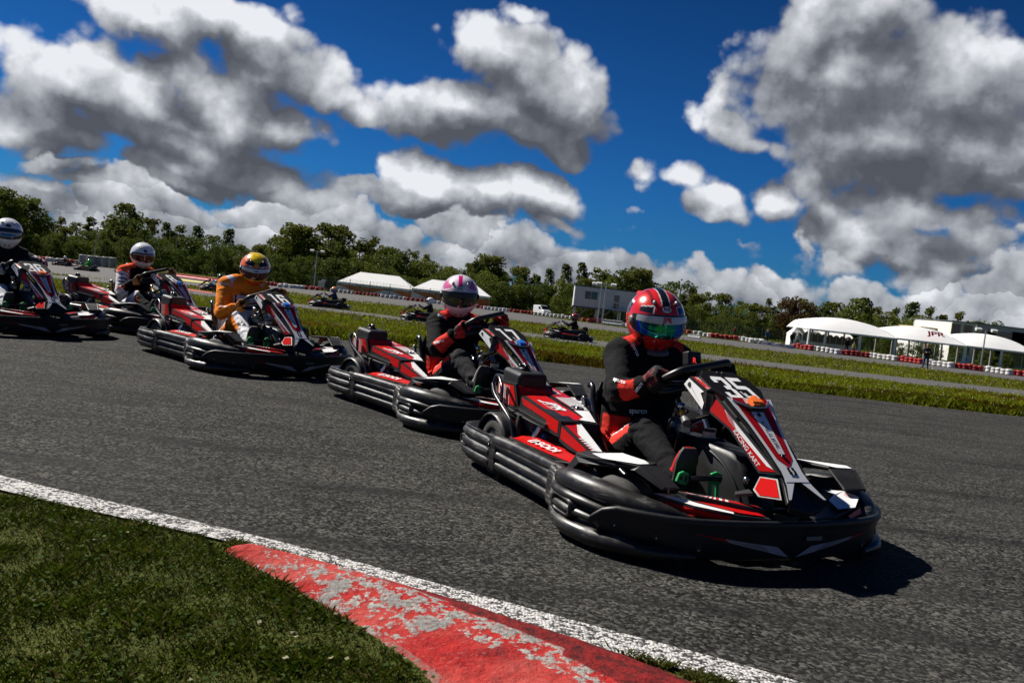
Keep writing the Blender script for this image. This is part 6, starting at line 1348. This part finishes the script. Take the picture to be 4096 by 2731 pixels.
def crown(kind,seed,ml,nq):
    g=np.random.default_rng(seed); H=10.0
    # clumps: centre, radius
    cl=[]
    if kind=='round':
        for i in range(46): a=g.uniform(0,2*pi); z=g.uniform(.06,.95); rr=g.uniform(.2,1)**.6*3.1*max(.05,math.sin(min(1,max(.08,(z+.05)/1.02))*pi*.93))**.6; cl.append((rr*math.cos(a),rr*math.sin(a),z*H,g.uniform(.7,1.35)))
    elif kind=='tall':
        for i in range(34): a=g.uniform(0,2*pi); z=g.uniform(.12,1.0); rr=g.uniform(.1,1)*1.9*(1.08-z)**.55; cl.append((rr*math.cos(a),rr*math.sin(a),z*H,g.uniform(.45,.95)))
    elif kind=='sparse':
        for i in range(30): a=g.uniform(0,2*pi); z=g.uniform(.35,1.0); rr=g.uniform(.2,1)*2.6*max(.05,math.sin(max(.1,(z-.2)/.8)*pi*.85))**.7; cl.append((rr*math.cos(a),rr*math.sin(a),z*H,g.uniform(.35,.85)))
    else: # bush
        for i in range(40): a=g.uniform(0,2*pi); z=g.uniform(.03,.92); rr=g.uniform(.1,1)**.5*4.2*(1-z**2.2)**.5; cl.append((rr*math.cos(a),rr*math.sin(a),z*H,g.uniform(.8,1.6)))
    cl=np.array(cl); w=cl[:,3]**2; idx=g.choice(len(cl),nq,p=w/w.sum()); u=g.normal(size=(nq,3)); u/=np.linalg.norm(u,axis=1)[:,None]; r=cl[idx,3]*g.uniform(.35,1.08,nq)**.6
    c=cl[idx,:3]+u*r[:,None]*np.array([1,1,.85]); c[:,2]+=.0; s=g.uniform(.12,.36,nq); a=g.normal(size=(nq,3)); a/=np.linalg.norm(a,axis=1)[:,None]; b=np.cross(a,g.normal(size=(nq,3))); b/=np.linalg.norm(b,axis=1)[:,None]
    v=np.empty((nq,4,3)); v[:,0]=c-a*s[:,None]; v[:,1]=c-b*(s*.55)[:,None]; v[:,2]=c+a*s[:,None]; v[:,3]=c+b*(s*.55)[:,None]
    me=bpy.data.meshes.new('crown'); me.vertices.add(nq*4); me.vertices.foreach_set('co',v.reshape(-1)); me.loops.add(nq*4); me.loops.foreach_set('vertex_index',np.arange(nq*4)); me.polygons.add(nq); me.polygons.foreach_set('loop_start',np.arange(0,nq*4,4)); me.polygons.foreach_set('loop_total',np.full(nq,4)); me.materials.append(ml); me.update(calc_edges=True)
    b_=MB(); b_.tube([(0,0,-.3),(.1,.05,H*.3),(.0,.1,H*.62),(.1,0,H*.9)],[.24,.19,.11,.03],BARK,8,sub=3)
    for i in range(9): q=cl[g.integers(0,len(cl))]; z0=H*g.uniform(.2,.6); b_.tube([(.05,.05,z0),(q[0]*.5,q[1]*.5,(z0+q[2])/2+.2),(q[0],q[1],q[2])],[.10,.06,.02],BARK,5,sub=2)
    tr=b_.build('trunk'); tm=tr.data; bpy.data.objects.remove(tr); return me,tm
VAR=[('round',11,LF[0],3600,'dense round crowned tree'),('round',12,LF[1],3200,'olive round crowned tree'),('tall',13,LF[0],1900,'slim upright dark tree'),('tall',14,LF[1],1500,'slim upright olive tree'),('sparse',15,LF[1],1100,'thin crowned tree with sky showing through'),('sparse',16,LF[3],1300,'thin crowned spring green tree'),('bush',17,LF[0],3000,'dark rounded shrub'),('bush',18,LF[3],2800,'bright green rounded shrub'),('round',19,LF[2],2000,'copper leaved tree')]
VM_=[crown(a,b,c,d) for a,b,c,d,e in VAR]
TOP=[(-300,740),(0,752),(50,765),(100,850),(160,845),(230,880),(330,870),(420,880),(475,820),(560,858),(640,900),(750,910),(880,920),(960,955),(1050,960),(1165,892),(1230,935),(1300,908),(1370,930),(1440,945),(1520,955),(1630,985),(1700,1000),(1760,1030),(1850,1040),(1940,1015),(2000,1060),(2100,1075),(2200,1085),(2310,1048),(2400,1082),(2560,1066),(2640,1110),(2760,1120),(2860,1160),(2980,1185),(3080,1195),(3200,1190),(3300,1195),(3430,1200),(3560,1215),(3660,1225),(3740,1230),(3850,1245),(3950,1272),(4096,1290),(4400,1330)]
tx=[a for a,b in TOP]; ty=[b for a,b in TOP]
where=[(-999,'at the far left'),(250,'behind kart 8'),(700,'left of the orange driver'),(1050,'right of the orange driver'),(1400,'above the long marquee'),(1800,'above the pink helmet'),(2100,'above the white van'),(2350,'behind the site cabin'),(2800,'right of the lead helmet'),(3150,'above the peaked tents'),(3500,'above the canopies'),(3850,'behind the hall at right')]
rt=random.Random(21); size={0:'small',1:'medium',2:'tall'}
def place(px,Y,ht,vi,lab=None):
    d=ray(px,1200); x=d.x/d.y*Y; o=empty('tree' if VAR[vi][0]!='bush' else 'shrub',(x,Y,hz(Y)-.1),rt.uniform(0,6.28)); s=ht/10; w=s*rt.uniform(.95,1.35) if VAR[vi][0]!='tall' else s*rt.uniform(.9,1.3); o.scale=(w,w,s)
    c=bpy.data.objects.new('crown',VM_[vi][0]); COL.objects.link(c); c.parent=o; t=bpy.data.objects.new('trunk',VM_[vi][1]); COL.objects.link(t); t.parent=o
    wh=[b for a,b in where if a<=px][-1]; row='front' if Y<160 else 'back'
    sz='low' if ht<6 else 'mid-height' if ht<11 else 'tall'
    tag(o,'%s %s %s'%(sz,VAR[vi][4],wh),'tree' if VAR[vi][0]!='bush' else 'shrub','%s %ss in the wood %s'%(sz,VAR[vi][4],wh))
def topz(px,Y,f=1.0):
    p=atY(px,float(np.interp(px,tx,ty)),Y); return (p.z-hz(Y))*f
px=-420
while px<4250:   # skyline row
    Y=rt.uniform(200,218) if px<2900 else rt.uniform(188,208); vi=rt.choice([0,1,2,3,4,5,7,6,3]) ; place(px,Y,topz(px,Y,rt.uniform(.82,1.04)),vi); px+=rt.uniform(46,74)
px=-420
while px<4250:   # middle row
    Y=rt.uniform(186,198) if px<2900 else rt.uniform(178,186); place(px,Y,topz(px,Y,rt.uniform(.62,.90)),rt.choice([0,1,6,2,7,6,7]));  px+=rt.uniform(40,62)
px=-420
while px<4200:   # edge of the wood
    Y=rt.uniform(170,182) if px<2900 else rt.uniform(168,176); place(px,Y,topz(px,Y,rt.uniform(.42,.72)),rt.choice([6,7,6,6,0])); px+=rt.uniform(36,56)
for px,vi,Y in ((1165,1,190),(1300,4,188),(475,4,188),(1940,1,190),(60,0,150),(-40,0,148),(10,0,142),(3205,8,170),(3160,8,171),(3420,5,172),(2540,1,180),(2470,0,182)):
    place(px,Y,topz(px,Y,1.0),vi)
for px,h,Y in ((3560,2.4,114),(3620,2.2,115),(3700,3.0,117),(3760,2.6,115),(3860,2.6,118),(3980,2.5,116),(4060,2.3,118)): place(px,Y,h,6)

# look-alikes get told apart by their place in the row, left to right
bpy.context.view_layer.update()
ORD=['leftmost','second from left','third from left','fourth from left','fifth from left','sixth from left','seventh from left','eighth from left','ninth from left','tenth from left','eleventh from left','twelfth from left','thirteenth from left','fourteenth from left']
bylab={}
for o in bpy.data.objects:
    if o.parent is None and o.get('label'): bylab.setdefault(o['label'],[]).append(o)
for lab,os_ in bylab.items():
    if len(os_)<2: continue
    os_.sort(key=lambda o:o.location.x/max(o.location.y,1))
    for i,o in enumerate(os_):
        if i<len(ORD): o['label']=(ORD[i] if i<len(os_)-1 else 'rightmost')+' '+lab
